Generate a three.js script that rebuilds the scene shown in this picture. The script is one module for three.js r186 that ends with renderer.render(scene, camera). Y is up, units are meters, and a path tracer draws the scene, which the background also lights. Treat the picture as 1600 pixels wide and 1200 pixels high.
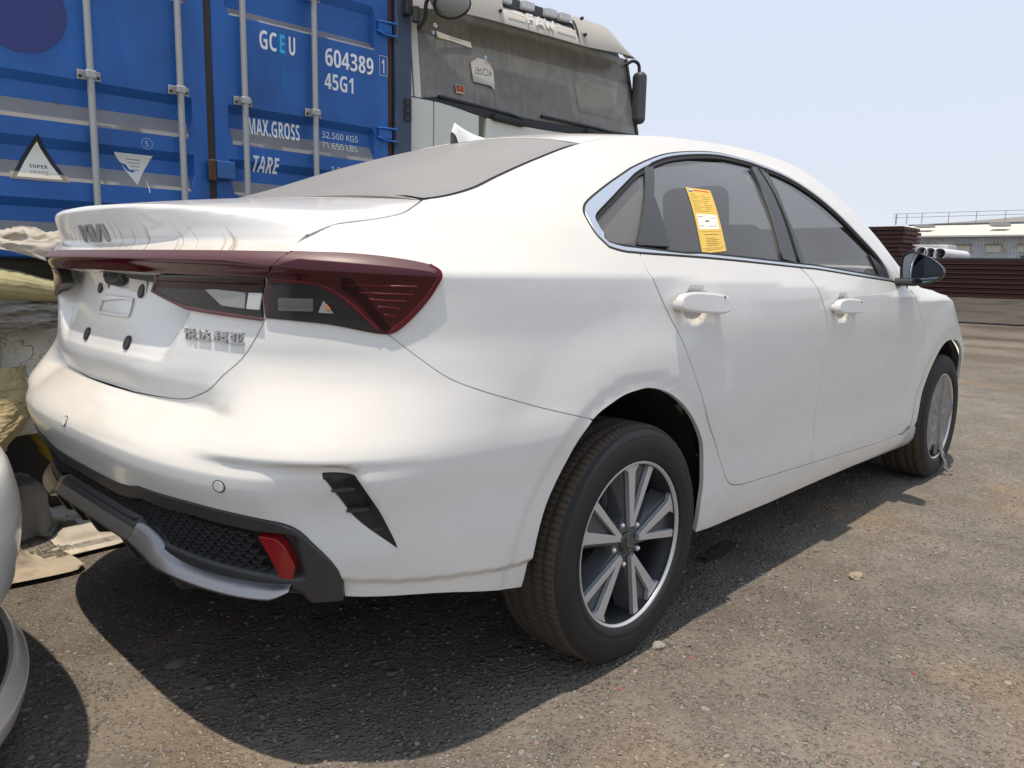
import * as THREE from 'three';
import { RoundedBoxGeometry } from 'three/addons/geometries/RoundedBoxGeometry.js';
import { mergeGeometries } from 'three/addons/utils/BufferGeometryUtils.js';
import { ImprovedNoise } from 'three/addons/math/ImprovedNoise.js';

const scene = new THREE.Scene();
// ---- camera: a phone held at the height of the boot lid, 1.3 m off the right rear corner ----
const camera = new THREE.PerspectiveCamera(53.085, 4 / 3, 0.05, 1500);
camera.position.set(-1.604, 1.0127, 1.9685);
{
  const yaw = -0.76288, pitch = -0.14883, roll = 0.02065;
  const f = new THREE.Vector3(Math.cos(pitch) * Math.cos(yaw), Math.sin(pitch), Math.cos(pitch) * Math.sin(yaw));
  const r = new THREE.Vector3().crossVectors(f, new THREE.Vector3(0, 1, 0)).normalize(), u = new THREE.Vector3().crossVectors(r, f);
  camera.up.copy(u).multiplyScalar(Math.cos(roll)).addScaledVector(r, -Math.sin(roll));
  camera.lookAt(camera.position.clone().add(f));
}
// ---- sky: hazy pale blue ----
{
  const w = 512, h = 256, data = new Float32Array(w * h * 4);
  for (let j = 0; j < h; j++) for (let i = 0; i < w; i++) {
    const e = ((j + .5) / h - .5) * Math.PI, up = Math.max(0, Math.sin(e)), k = Math.pow(up, .55), o = (j * w + i) * 4;
    const haze = [.64, .665, .715], high = [.48, .575, .76], low = [.34, .32, .30];
    for (let c = 0; c < 3; c++) data[o + c] = e < -.02 ? low[c] : haze[c] + (high[c] - haze[c]) * k;
    data[o + 3] = 1;
  }
  const sky = new THREE.DataTexture(data, w, h, THREE.RGBAFormat, THREE.FloatType);
  sky.mapping = THREE.EquirectangularReflectionMapping; sky.minFilter = sky.magFilter = THREE.LinearFilter; sky.needsUpdate = true;
  scene.background = sky; scene.environment = sky;
}
// ---- sun: close to the zenith, a little from behind the car ----
const sun = new THREE.DirectionalLight(0xfff2e2, 3.25);
sun.position.set(-.19, 1, .035).multiplyScalar(30); sun.target.position.set(0, 0, 0);
sun.castShadow = true; sun.shadow.mapSize.set(4096, 4096); sun.shadow.radius = 1.6;
Object.assign(sun.shadow.camera, { left: -9, right: 9, top: 9, bottom: -9, near: 1, far: 60 });
scene.add(sun, sun.target);
const renderer = new THREE.WebGLRenderer({ antialias: true });
renderer.toneMapping = THREE.LinearToneMapping;
renderer.toneMappingExposure = 1.27;
renderer.shadowMap.enabled = true;
const clamp = (x, a, b) => Math.min(b, Math.max(a, x));
const mix = (a, b, t) => a + (b - a) * t;
const sstep = (a, b, x) => { const t = clamp((x - a) / (b - a), 0, 1); return t * t * (3 - 2 * t); };
// monotone cubic through points given as [x, y, x, y, ...]
function curve(a) {
  const X = [], Y = []; for (let i = 0; i < a.length; i += 2) { X.push(a[i]); Y.push(a[i + 1]); }
  const n = X.length, d = [], m = new Array(n).fill(0);
  for (let i = 0; i < n - 1; i++) d.push((Y[i + 1] - Y[i]) / (X[i + 1] - X[i]));
  m[0] = d[0]; m[n - 1] = d[n - 2];
  for (let i = 1; i < n - 1; i++) {
    if (d[i - 1] * d[i] <= 0) continue;
    const h0 = X[i] - X[i - 1], h1 = X[i + 1] - X[i], w1 = 2 * h1 + h0, w2 = h1 + 2 * h0;
    m[i] = (w1 + w2) / (w1 / d[i - 1] + w2 / d[i]);
  }
  return (x) => {
    if (x <= X[0]) return Y[0] + m[0] * (x - X[0]);
    if (x >= X[n - 1]) return Y[n - 1] + m[n - 1] * (x - X[n - 1]);
    let lo = 0, hi = n - 1; while (hi - lo > 1) { const k = (lo + hi) >> 1; if (X[k] <= x) lo = k; else hi = k; }
    const h = X[hi] - X[lo], t = (x - X[lo]) / h, t2 = t * t, t3 = t2 * t;
    return (2 * t3 - 3 * t2 + 1) * Y[lo] + (t3 - 2 * t2 + t) * h * m[lo] + (-2 * t3 + 3 * t2) * Y[hi] + (t3 - t2) * h * m[hi];
  };
}
// ---- body of the saloon: x forward from the rear axle, y up, z to the right ----
const sideDoor = curve([.12, .77, .18, .81, .24, .850, .30, .864, .36, .870, .45, .8715, .55, .880, .68, .890, .82, .8935, .93, .888, .985, .880, 1.05, .865]);
const sideRear = curve([.20, .80, .28, .838, .36, .853, .45, .864, .55, .874, .63, .885, .65, .8865, .665, .8860, .72, .8805, .80, .874, .88, .868, .95, .866, 1.0, .864, 1.05, .85]);
const creaseY = curve([-1, 1.0, -.2, 1.0, .4, .99, .9, .975, 1.4, .952, 2.0, .93, 2.7, .90, 3.3, .82]);
const railY = curve([-1.0, 1.155, -.8, 1.158, -.6, 1.160, -.468, 1.165, -.406, 1.175, -.298, 1.203, -.197, 1.242, -.043, 1.301, .114, 1.357, .174, 1.375, .4, 1.424, .8, 1.460, 1.05, 1.468, 1.2, 1.463, 1.35, 1.440, 1.5, 1.394, 1.65, 1.328, 1.8, 1.25, 1.95, 1.167, 2.1, 1.08, 2.22, 1.02, 2.35, .985, 2.7, .945, 3.2, .85, 3.5, .76]);
const railZ = curve([-1.0, .62, -.8, .61, -.468, .597, -.406, .588, -.298, .571, -.197, .553, -.043, .538, .114, .531, .174, .531, .8, .53, 1.05, .542, 1.2, .563, 1.35, .602, 1.5, .648, 1.65, .692, 1.8, .73, 1.95, .76, 2.1, .775, 2.3, .775, 2.7, .765, 3.2, .72, 3.5, .66]);
const gMix = curve([-.9, .85, -.5, .72, -.3, .62, 0, .57, .4, .68, 2, .70, 2.3, .5]);
const arcs = [[0, .312], [2.7, .312]];
function sideRaw(x, y) {                       // half width before the ends close in
  const yc = creaseY(x), k = sstep(.55, -.15, x);
  const below = (v) => mix(sideDoor(v), sideRear(v), k);
  let z;
  if (y <= yc) z = below(y);
  else {
    const zc = below(yc), t = Math.min(1.3, (y - yc) / (railY(x) - yc)), a = gMix(x);
    z = zc - (zc - railZ(x)) * (a * t + (1 - a) * t * t * t * t);
  }
  for (const [cx, cy] of arcs) {               // soft flares round the wheel openings
    const r = Math.hypot(x - cx, y - cy);
    if (r < .62) z += (.006 * sstep(.62, .455, r) - .005 * sstep(.455, .42, r)) * sstep(.20, .33, y);
  }
  return z;
}
const REAR_D = .60, rearN = (y) => mix(3.3, 2.75, sstep(.64, .80, y));
const xrDetail = curve([.20, -.90, .28, -.95, .35, -.975, .42, -.988, .47, -1.000, .54, -1.0175, .60, -1.0355, .618, -1.0365, .630, -1.033, .68, -.990, .705, -.960, .72, -.947, .74, -.952, .775, -.963, .80, -.966, .86, -.963, .92, -.961, .975, -.962, .99, -.968, 1.018, -.984, 1.036, -.974, 1.045, -.965, 1.058, -.957, 1.075, -.961, 1.10, -.973, 1.125, -.985, 1.16, -.996]);
const xrSoft = curve([.20, -.90, .28, -.95, .36, -.975, .45, -1.0, .55, -1.020, .63, -1.036, .652, -1.0375, .667, -1.034, .70, -1.019, .76, -.992, .82, -.966, .88, -.952, .95, -.955, 1.02, -.964, 1.08, -.957, 1.16, -.950]);
let flush = false;                             // lamps span the hollow instead of dipping into it
function recess(y, z) {
  if (flush) return 0;                        // hollow of the number plate
  z = Math.abs(z);
  const w = sstep(.775, .815, y) * sstep(.995, .975, y) * sstep(0, .055, mix(.345, .43, clamp((y - .80) / .13, 0, 1)) - z);
  return w * mix(.004, .062, clamp((y - .80) / .19, 0, 1));
}
function rearX(x, y, z) {
  let k = sstep(-.60, -.80, x);
  if (y > .63 && y < .86) k *= 1 - sstep(.44, .66, Math.abs(z)) * sstep(.63, .66, y) * sstep(.86, .80, y);
  return mix(xrSoft(y), xrDetail(y), k) + (y > .76 && y < 1 ? recess(y, z) : 0);
}
const noseX = curve([.10, 3.58, .3, 3.58, .5, 3.60, .60, 3.585, .66, 3.54, .72, 3.46, .8, 3.36, .9, 3.26, 1.05, 3.1]);
function closing(x, y) {                       // 1 along the sides, falling to 0 at the tail and the nose
  const x0 = rearX(x, y, .9) + REAR_D;
  if (x < x0) { const u = Math.min(1, (x0 - x) / REAR_D); const n = rearN(y); return Math.pow(Math.max(0, 1 - Math.pow(u, n)), 1 / n); }
  const x1 = noseX(y) - .7;
  if (x > x1) { const u = Math.min(1, (x - x1) / .7); return Math.pow(Math.max(0, 1 - Math.pow(u, 2.3)), 1 / 2.3); }
  return 1;
}
const sideZ = (x, y) => sideRaw(x, y) * closing(x, y);
const sideAt = (x, y) => [x, y, sideZ(x, y)];
// wrap chart: s = 0 at the middle of the tail, growing along the bumper to WRAP_L where the sides run straight
const WRAP_L = 1.25;
function wrapAt(s, y) {
  const sg = s < 0 ? -1 : 1; s = Math.abs(s);
  if (s > WRAP_L) { const x = rearX(0, y, .9) + REAR_D + s - WRAP_L; return [x, y, sg * sideRaw(x, y)]; }
  const n = rearN(y), a = (1 - s / WRAP_L) * Math.PI / 2, r = Math.pow(Math.pow(Math.sin(a), n) + Math.pow(Math.cos(a), n), -1 / n);
  const u = r * Math.sin(a), f = r * Math.cos(a);
  let x = -.9 + .62 * (1 - u), z = .88 * f;
  for (let i = 0; i < 5; i++) { x = rearX(x, y, z) + REAR_D * (1 - u); z = sideRaw(x, y) * f; }
  return [x, y, sg * z];
}
function flushAt(s, y) { flush = true; const p = wrapAt(s, y); flush = false; return p; }
function wrapOf(p) {
  const [x, y, z] = p, u = (rearX(x, y, z) + REAR_D - x) / REAR_D, f = Math.abs(z) / sideRaw(x, y);
  if (u <= 0) return [(z < 0 ? -1 : 1) * (WRAP_L - u * REAR_D), y];
  return [(z < 0 ? -1 : 1) * (1 - Math.atan2(u, f) / (Math.PI / 2)) * WRAP_L, y];
}
const insideBody = (x, y, z) => {              // below the shoulder: > 0 inside
  const u = Math.max(0, (rearX(x, y, z) + REAR_D - x) / REAR_D), v = Math.abs(z) / sideRaw(x, y);
  return 1 - Math.pow(u, rearN(y)) - Math.pow(v, rearN(y));
};
const midY = curve([-.985, 1.141, -.8, 1.158, -.61, 1.178, -.45, 1.225, -.2, 1.315, 0, 1.378, .17, 1.424, .3, 1.450, .6, 1.476, .95, 1.489, 1.15, 1.484, 1.3, 1.462, 1.55, 1.400, 1.9, 1.275, 2.15, 1.165, 2.3, 1.09, 2.45, 1.035, 2.7, 1.0, 3.0, .93, 3.2, .85, 3.4, .74]);
function topAt(x, z) {                         // rear window, roof, windscreen, bonnet
  const t = Math.min(1.15, Math.abs(z) / railZ(x));
  return [x, midY(x) - (midY(x) - railY(x)) * Math.pow(t, 2.3), z];
}
const T = {
  lampTop: [0.639, 1.035, 0.691, 1.034, 0.754, 1.033, 0.814, 1.029, 0.871, 1.022, 0.907, 1.014, 0.916, 1.004, 0.915, 0.993, 0.901, 0.977, 0.872, 0.946, 0.835, 0.912, 0.808, 0.892, 0.791, 0.885],
  lampBottom: [0.791, 0.885, 0.763, 0.887, 0.677, 0.902, 0.609, 0.907, 0.554, 0.91],
  lampInner: [0.554, 0.91, 0.552, 0.949, 0.566, 0.989, 0.584, 1.003, 0.608, 1.015, 0.627, 1.026, 0.639, 1.035],
  lampSmoked: [0.572, 0.983, 0.619, 0.981, 0.66, 0.974, 0.688, 0.962, 0.716, 0.942, 0.745, 0.915, 0.772, 0.89, 0.677, 0.904, 0.609, 0.909, 0.559, 0.914],
  lampBand: [0.71, 0.992, 0.729, 0.99, 0.739, 0.971, 0.765, 0.936, 0.797, 0.893, 0.787, 0.888, 0.77, 0.905, 0.746, 0.935, 0.718, 0.961, 0.702, 0.97],
  lampGrid: [0.578, 0.948, 0.624, 0.947, 0.66, 0.936, 0.654, 0.919, 0.577, 0.924],
  lampAmber: [0.669, 0.945, 0.686, 0.923, 0.659, 0.924],
  lampAmberDot: [0.672, 0.941, 0.682, 0.929, 0.675, 0.929],
  line1: [0.717, 0.978, 0.752, 0.976, 0.857, 0.975],
  line2: [0.737, 0.963, 0.774, 0.961, 0.845, 0.96],
  line3: [0.756, 0.95, 0.785, 0.948, 0.828, 0.947],
  line4: [0.771, 0.936, 0.794, 0.935, 0.814, 0.932],
  line5: [0.783, 0.921, 0.793, 0.92, 0.802, 0.919],
  innerLamp: [0.298, 0.987, 0.271, 0.952, 0.381, 0.923, 0.43, 0.919, 0.476, 0.915, 0.548, 0.909, 0.547, 0.948, 0.559, 0.986, 0.515, 0.987, 0.466, 0.989, 0.403, 0.988],
  innerRed: [0.278, 0.982, 0.281, 0.959, 0.437, 0.961, 0.547, 0.958, 0.557, 0.984, 0.464, 0.986],
  innerClear: [0.424, 0.96, 0.453, 0.962, 0.517, 0.957, 0.513, 0.926, 0.462, 0.93],
  innerBlock: [0.523, 0.957, 0.551, 0.957, 0.544, 0.925, 0.516, 0.926],
  barRight: [0.564, 0.986, 0.584, 1.003, 0.608, 1.015, 0.627, 1.026, 0.635, 1.034],
  lidSeam: [0.55, 0.906, 0.53, 0.868, 0.499, 0.826, 0.458, 0.79, 0.425, 0.764, 0.378, 0.743, 0.334, 0.729, 0.267, 0.722, 0.132, 0.716],
  quarterSeam: [-0.712, 0.884, -0.669, 0.843, -0.614, 0.799, -0.547, 0.77, -0.464, 0.743, -0.35, 0.709, -0.197, 0.668],
  archRear: [-0.197, 0.666, -0.247, 0.623, -0.283, 0.572, -0.317, 0.517, -0.338, 0.471, -0.353, 0.402, -0.365, 0.284],
  arch: [-0.197, 0.666, -0.167, 0.681, -0.116, 0.698, -0.064, 0.712, -0.009, 0.718, 0.038, 0.719, 0.095, 0.708, 0.15, 0.687, 0.207, 0.653, 0.267, 0.606, 0.317, 0.553, 0.344, 0.505, 0.364, 0.414, 0.361, 0.337, 0.372, 0.246],
  rearDoorBack: [0.044, 1.058, 0.042, 1.026, 0.051, 1.001, 0.109, 0.922, 0.177, 0.84, 0.221, 0.773, 0.318, 0.622, 0.401, 0.516, 0.458, 0.437, 0.495, 0.39, 0.548, 0.363, 0.63, 0.351],
  doorBottom: [0.63, 0.351, 0.887, 0.34, 1.186, 0.327, 1.47, 0.315, 1.866, 0.297, 2.153, 0.296],
  frontDoorFront: [2.153, 0.296, 2.226, 0.33, 2.26, 0.424, 2.279, 0.586, 2.284, 0.697, 2.227, 0.8, 2.154, 0.865, 2.104, 0.914],
  pillarSeam: [0.957, 1.037, 1.002, 1.007, 1.049, 0.956, 1.115, 0.866, 1.135, 0.784, 1.126, 0.674, 1.117, 0.554, 1.139, 0.413, 1.134, 0.329],
  dloBottom: [1.85, 0.992, 1.456, 1.013, 1.119, 1.032, 0.957, 1.037, 0.412, 1.053, 0.045, 1.059, -0.026, 1.062, -0.069, 1.07],
  dloRear: [-0.069, 1.07, -0.092, 1.1, -0.092, 1.14, -0.079, 1.163, -0.038, 1.189, 0.085, 1.243, 0.221, 1.296],
  dloTop: [0.221, 1.296, 0.326, 1.33, 0.47, 1.369, 0.647, 1.399, 0.829, 1.418, 0.985, 1.415, 1.073, 1.406, 1.212, 1.381, 1.336, 1.334, 1.467, 1.265, 1.621, 1.173, 1.773, 1.085, 1.85, 0.992],
  quarterGlass: [-0.034, 1.163, 0.072, 1.214, 0.251, 1.282, 0.05, 1.074, -0.005, 1.077, -0.032, 1.093, -0.052, 1.127],
  rearDoorGlass: [0.334, 1.304, 0.451, 1.338, 0.589, 1.362, 0.759, 1.377, 0.959, 1.379, 0.939, 1.291, 0.846, 1.055, 0.477, 1.062, 0.196, 1.07, 0.217, 1.15, 0.245, 1.223],
  frontDoorGlass: [1.094, 1.37, 1.211, 1.328, 1.334, 1.265, 1.477, 1.186, 1.657, 1.093, 1.723, 1.012, 1.282, 1.028, 1.018, 1.046, 1.038, 1.231],
  pillarTrimB: [0.999, 1.388, 1.041, 1.393, 0.951, 1.041, 0.854, 1.053, 0.944, 1.291],
  pillarTrimA: [1.059, 1.39, 1.093, 1.372, 1.038, 1.231, 1.02, 1.048, 0.98, 1.039],
  pillarTrimC: [0.305, 1.316, 0.35, 1.317, 0.245, 1.223, 0.197, 1.072, 0.053, 1.071],
  glassSide: [-0.473, 1.165, -0.409, 1.174, -0.293, 1.204, -0.201, 1.243, -0.049, 1.3, 0.114, 1.357, 0.176, 1.375],
  lidUp: [-0.839, 1.036, -0.805, 1.059, -0.756, 1.086, -0.733, 1.094, -0.654, 1.108, -0.589, 1.123, -0.539, 1.141, -0.485, 1.16],
  lidUpW: [0.638, 1.036, 0.644, 1.049, 0.659, 1.059, 0.678, 1.068],
  ridge: [0.26, 1.13, 0.472, 1.122, 0.527, 1.115, 0.607, 1.105, 0.654, 1.101, 0.687, 1.094],
  rocker: [0.372, 0.246, 0.845, 0.24, 1.532, 0.238, 2.395, 0.204],
  frontArch: [2.782, 0.694, 2.69, 0.696, 2.609, 0.681, 2.537, 0.638, 2.462, 0.561, 2.415, 0.465, 2.354, 0.347, 2.47, 0.198],
  valTop: [0.243, 0.534, 0.338, 0.532, 0.379, 0.544, 0.436, 0.548, 0.481, 0.546, 0.56, 0.542, 0.619, 0.534, 0.639, 0.527, 0.671, 0.495, 0.714, 0.436, 0.718, 0.369],
  bumpBottom: [0.718, 0.369, 0.919, 0.348, 1.158, 0.298, 1.232, 0.284],
  grillTop: [0.152, 0.486, 0.323, 0.499, 0.471, 0.509, 0.571, 0.501, 0.606, 0.495],
  grillBot: [0.186, 0.448, 0.289, 0.437, 0.325, 0.418, 0.382, 0.405, 0.436, 0.407, 0.526, 0.408, 0.618, 0.405],
  trimTop: [-0.047, 0.437, 0.183, 0.443, 0.244, 0.439, 0.285, 0.43, 0.321, 0.409, 0.379, 0.395, 0.433, 0.397, 0.524, 0.401, 0.621, 0.401],
  trimBot: [-0.08, 0.401, 0.085, 0.405, 0.223, 0.404, 0.265, 0.389, 0.321, 0.37, 0.428, 0.374, 0.519, 0.373, 0.599, 0.376, 0.615, 0.385, 0.627, 0.418],
  reflector: [0.575, 0.496, 0.606, 0.494, 0.62, 0.477, 0.63, 0.438, 0.619, 0.407, 0.599, 0.412, 0.588, 0.456],
  vent: [0.707, 0.63, 0.71, 0.637, 0.758, 0.635, 0.779, 0.626, 0.807, 0.585, 0.826, 0.534, 0.846, 0.473, 0.82, 0.49, 0.773, 0.528, 0.752, 0.553, 0.733, 0.591],
  scoop: [0.598, 0.651, 0.704, 0.648, 0.757, 0.641, 0.785, 0.629, 0.82, 0.577, 0.85, 0.467, 0.73, 0.431],
  emblem: [-0.107, 1.057, 0.073, 1.057, -0.093, 1.095, 0.093, 1.092],
  script: [0.361, 0.88, 0.504, 0.874, 0.361, 0.857, 0.504, 0.857],
  bolts: [-0.124, 0.947, 0.1, 0.942, -0.093, 0.831, 0.125, 0.827],
  plateRect: [-0.08, 0.921, 0.09, 0.921, 0.1, 0.885, -0.073, 0.886],
  handle: [0.248, 0.93, 1.259, 0.899, 0.138, 0.942, 0.367, 0.928, 1.136, 0.915, 1.391, 0.891],
  sensor: [-0.059, 0.639, 0.525, 0.599],
  note: [0.452, 1.27, 0.588, 1.271, 0.505, 1.082, 0.36, 1.07],
  camera: [-0.057, 0.986, 0.032, 0.982, -0.019, 0.967, -0.098, 0.959],
};
// ---------------------------------------------------------------- tools
let seed = 7; const rnd = () => { seed = (seed * 1664525 + 1013904223) >>> 0; return seed / 4294967296; };
const rr = (a, b) => a + (b - a) * rnd();
const perlin = new ImprovedNoise(), noise = (x, y, z = 0) => perlin.noise(x, y, z);
const fbm = (x, y, z = 0, n = 4) => { let s = 0, a = .5; for (let i = 0; i < n; i++) { s += a * noise(x, y, z + i * 7.3); x *= 2.03; y *= 2.03; z *= 2.03; a *= .5; } return s; };
const V = (x, y, z) => new THREE.Vector3(x, y, z);
const names = {};
const numbered = (n) => { const k = names[n] = (names[n] ?? -1) + 1; return k ? `${n}_${String(k).padStart(3, '0')}` : n; };
function shade(o) { o.castShadow = true; o.receiveShadow = true; return o; }
function thing(name, label, category, pos = [0, 0, 0], turn = 0, group) {
  const o = new THREE.Group(); o.name = numbered(name); o.position.set(...pos); o.rotation.y = turn;
  o.userData = { label, category }; if (group) o.userData.group = group;
  scene.add(o); return o;
}
function part(parent, name, geometry, material, label) {
  const m = shade(new THREE.Mesh(geometry, material)); m.name = name; if (label) m.userData.label = label;
  parent.add(m); return m;
}
function sub(parent, name) { const g = new THREE.Group(); g.name = name; parent.add(g); return g; }
function single(name, geometry, material, label, category, group) {
  const m = shade(new THREE.Mesh(geometry, material)); m.name = numbered(name); m.userData = { label, category };
  if (group) m.userData.group = group; scene.add(m); return m;
}
function structure(name, geometry, material) {
  const m = shade(new THREE.Mesh(geometry, material)); m.name = name; m.userData = { kind: 'structure' }; scene.add(m); return m;
}
const merge = (list) => mergeGeometries(list.map((g) => { const q = g.index ? g.toNonIndexed() : g; for (const k of Object.keys(q.attributes)) if (!['position', 'normal', 'uv'].includes(k)) q.deleteAttribute(k); if (!q.attributes.uv) q.setAttribute('uv', new THREE.BufferAttribute(new Float32Array(q.attributes.position.count * 2), 2)); return q; }), false);
const box = (w, h, d, x = 0, y = 0, z = 0, r = 0) => (r ? new RoundedBoxGeometry(w, h, d, 2, r) : new THREE.BoxGeometry(w, h, d)).translate(x, y, z);
const turned = (g, rx = 0, ry = 0, rz = 0) => g.rotateX(rx).rotateY(ry).rotateZ(rz);
const tube = (pts, r, seg = 24, rad = 8) => new THREE.TubeGeometry(new THREE.CatmullRomCurve3(pts.map((p) => V(...p))), seg, r, rad, false);
const lin = (r, g, b) => new THREE.Color().setRGB(r, g, b);
const mat = (color, rough = .7, o = {}) => new THREE.MeshPhysicalMaterial({ color: lin(...color), roughness: rough, ...o });
const mirrorZ = (g) => {
  const q = g.clone(), p = q.attributes.position, n = q.attributes.normal;
  for (let i = 0; i < p.count; i++) { p.setZ(i, -p.getZ(i)); if (n) n.setZ(i, -n.getZ(i)); }
  if (q.index) { const a = q.index.array; for (let i = 0; i < a.length; i += 3) { const t = a[i]; a[i] = a[i + 1]; a[i + 1] = t; } }
  else for (const k of Object.keys(q.attributes)) { const a = q.attributes[k], s = a.itemSize; for (let i = 0; i < a.count; i += 3) for (let c = 0; c < s; c++) { const t = a.array[i * s + c]; a.array[i * s + c] = a.array[(i + 1) * s + c]; a.array[(i + 1) * s + c] = t; } }
  return q;
};
function texture(w, h, fn, srgb = true, repeat = true) {   // fn(u, v) -> [r, g, b] or [r, g, b, a], 0..1
  const d = new Uint8Array(w * h * 4);
  for (let j = 0; j < h; j++) for (let i = 0; i < w; i++) {
    const c = fn((i + .5) / w, (j + .5) / h), o = (j * w + i) * 4;
    d[o] = clamp(c[0], 0, 1) * 255; d[o + 1] = clamp(c[1], 0, 1) * 255; d[o + 2] = clamp(c[2], 0, 1) * 255; d[o + 3] = c.length > 3 ? clamp(c[3], 0, 1) * 255 : 255;
  }
  const t = new THREE.DataTexture(d, w, h); t.magFilter = THREE.LinearFilter; t.minFilter = THREE.LinearMipmapLinearFilter;
  if (repeat) t.wrapS = t.wrapT = THREE.RepeatWrapping;
  if (srgb) t.colorSpace = THREE.SRGBColorSpace;
  t.needsUpdate = true; return t;
}
function drawn(w, h, paint) { const c = document.createElement('canvas'); c.width = w; c.height = h; paint(c.getContext('2d'), w, h); const t = new THREE.CanvasTexture(c); t.colorSpace = THREE.SRGBColorSpace; return t; }
// tileable noise: fbm on a torus of period 1
const tiled = (u, v, f, n = 4, s = 0) => { let t = 0, a = .5; for (let i = 0; i < n; i++) { const k = f << i; const x = u * k, y = v * k, xi = Math.floor(x), yi = Math.floor(y), fx = x - xi, fy = y - yi; const h = (a0, b0) => { let q = (((a0 % k) + k) % k) * 374761393 + (((b0 % k) + k) % k) * 668265263 + (s + i) * 974711; q = Math.imul(q ^ (q >>> 13), 1274126177); return ((q ^ (q >>> 16)) >>> 0) / 4294967296; }; const sx = fx * fx * (3 - 2 * fx), sy = fy * fy * (3 - 2 * fy); t += a * mix(mix(h(xi, yi), h(xi + 1, yi), sx), mix(h(xi, yi + 1), h(xi + 1, yi + 1), sx), sy); a *= .5; } return t; };

// ---- outlines in a surface chart ----
const pairs = (a) => { const r = []; for (let i = 0; i < a.length; i += 2) r.push([a[i], a[i + 1]]); return r; };
function smooth(a, per = 6) {                     // Catmull-Rom through the points, end points kept
  const p = Array.isArray(a[0]) ? a : pairs(a), r = [], n = p.length;
  for (let i = 0; i < n - 1; i++) {
    const p0 = p[Math.max(0, i - 1)], p1 = p[i], p2 = p[i + 1], p3 = p[Math.min(n - 1, i + 2)];
    for (let k = 0; k < per; k++) { const t = k / per, t2 = t * t, t3 = t2 * t; r.push([0, 1].map((c) => .5 * (2 * p1[c] + (p2[c] - p0[c]) * t + (2 * p0[c] - 5 * p1[c] + 4 * p2[c] - p3[c]) * t2 + (3 * p1[c] - p0[c] - 3 * p2[c] + p3[c]) * t3))); }
  }
  r.push(p[n - 1]); return r;
}
const round = (a, per = 5) => { const p = Array.isArray(a[0]) ? a : pairs(a), n = p.length; return smooth([p[n - 1], ...p, p[0], p[1]], per).slice(per, per * (n + 1)); };
const join = (...l) => { const r = []; for (const s of l) for (const p of s) { const q = r[r.length - 1]; if (!q || Math.hypot(q[0] - p[0], q[1] - p[1]) > 1e-5) r.push(p); } const a = r[0], b = r[r.length - 1]; if (Math.hypot(a[0] - b[0], a[1] - b[1]) < 1e-5) r.pop(); return r; };
const rev = (a) => [...a].reverse();
const flip = (a) => a.map(([u, v]) => [-u, v]);
const area2 = (p) => { let s = 0; for (let i = 0; i < p.length; i++) { const a = p[i], b = p[(i + 1) % p.length]; s += a[0] * b[1] - a[1] * b[0]; } return s / 2; };
function dense(p, step) { const r = []; for (let i = 0; i < p.length; i++) { const a = p[i], b = p[(i + 1) % p.length], n = Math.max(1, Math.ceil(Math.hypot(b[0] - a[0], b[1] - a[1]) / step)); for (let k = 0; k < n; k++) r.push([mix(a[0], b[0], k / n), mix(a[1], b[1], k / n)]); } return r; }
function shrink(p, d) {                           // moves a counter-clockwise outline inwards
  const n = p.length; return p.map((b, i) => {
    const a = p[(i + n - 1) % n], c = p[(i + 1) % n]; let e1 = [b[0] - a[0], b[1] - a[1]], e2 = [c[0] - b[0], c[1] - b[1]];
    const l1 = Math.hypot(...e1) || 1, l2 = Math.hypot(...e2) || 1; let nx = -e1[1] / l1 - e2[1] / l2, ny = e1[0] / l1 + e2[0] / l2; const l = Math.hypot(nx, ny) || 1;
    const k = Math.min(2, 2 / Math.max(.3, l)); return [b[0] + nx / l * d * k, b[1] + ny / l * d * k];
  });
}
const within = (p, x, y) => { let c = false; for (let i = 0, j = p.length - 1; i < p.length; j = i++) { const a = p[i], b = p[j]; if ((a[1] > y) !== (b[1] > y) && x < (b[0] - a[0]) * (y - a[1]) / (b[1] - a[1]) + a[0]) c = !c; } return c; };
function cut(p, axis, at, keepAbove) {
  const r = [], side = (q) => keepAbove ? q[axis] >= at : q[axis] <= at;
  for (let i = 0; i < p.length; i++) { const a = p[i], b = p[(i + 1) % p.length], ia = side(a), ib = side(b); if (ia) r.push(a); if (ia !== ib) { const t = (at - a[axis]) / (b[axis] - a[axis]); const q = [mix(a[0], b[0], t), mix(a[1], b[1], t)]; q[axis] = at; r.push(q); } }
  return r;
}
const sub3 = (a, b) => [a[0] - b[0], a[1] - b[1], a[2] - b[2]], crs = (a, b) => [a[1] * b[2] - a[2] * b[1], a[2] * b[0] - a[0] * b[2], a[0] * b[1] - a[1] * b[0]], dot3 = (a, b) => a[0] * b[0] + a[1] * b[1] + a[2] * b[2], unit = (a) => { const l = Math.hypot(...a) || 1; return [a[0] / l, a[1] / l, a[2] / l]; };
const outward = (p) => [p[0] - clamp(p[0], -.25, 2.8), p[1] - clamp(p[1], .45, .75), p[2] * 1.0];
function normalOf(at, u, v, e = .0015) {
  const n = unit(crs(sub3(at(u + e, v), at(u - e, v)), sub3(at(u, v + e), at(u, v - e))));
  return dot3(n, at.out ?? outward(at(u, v))) < 0 ? n.map((q) => -q) : n;
}
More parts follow.
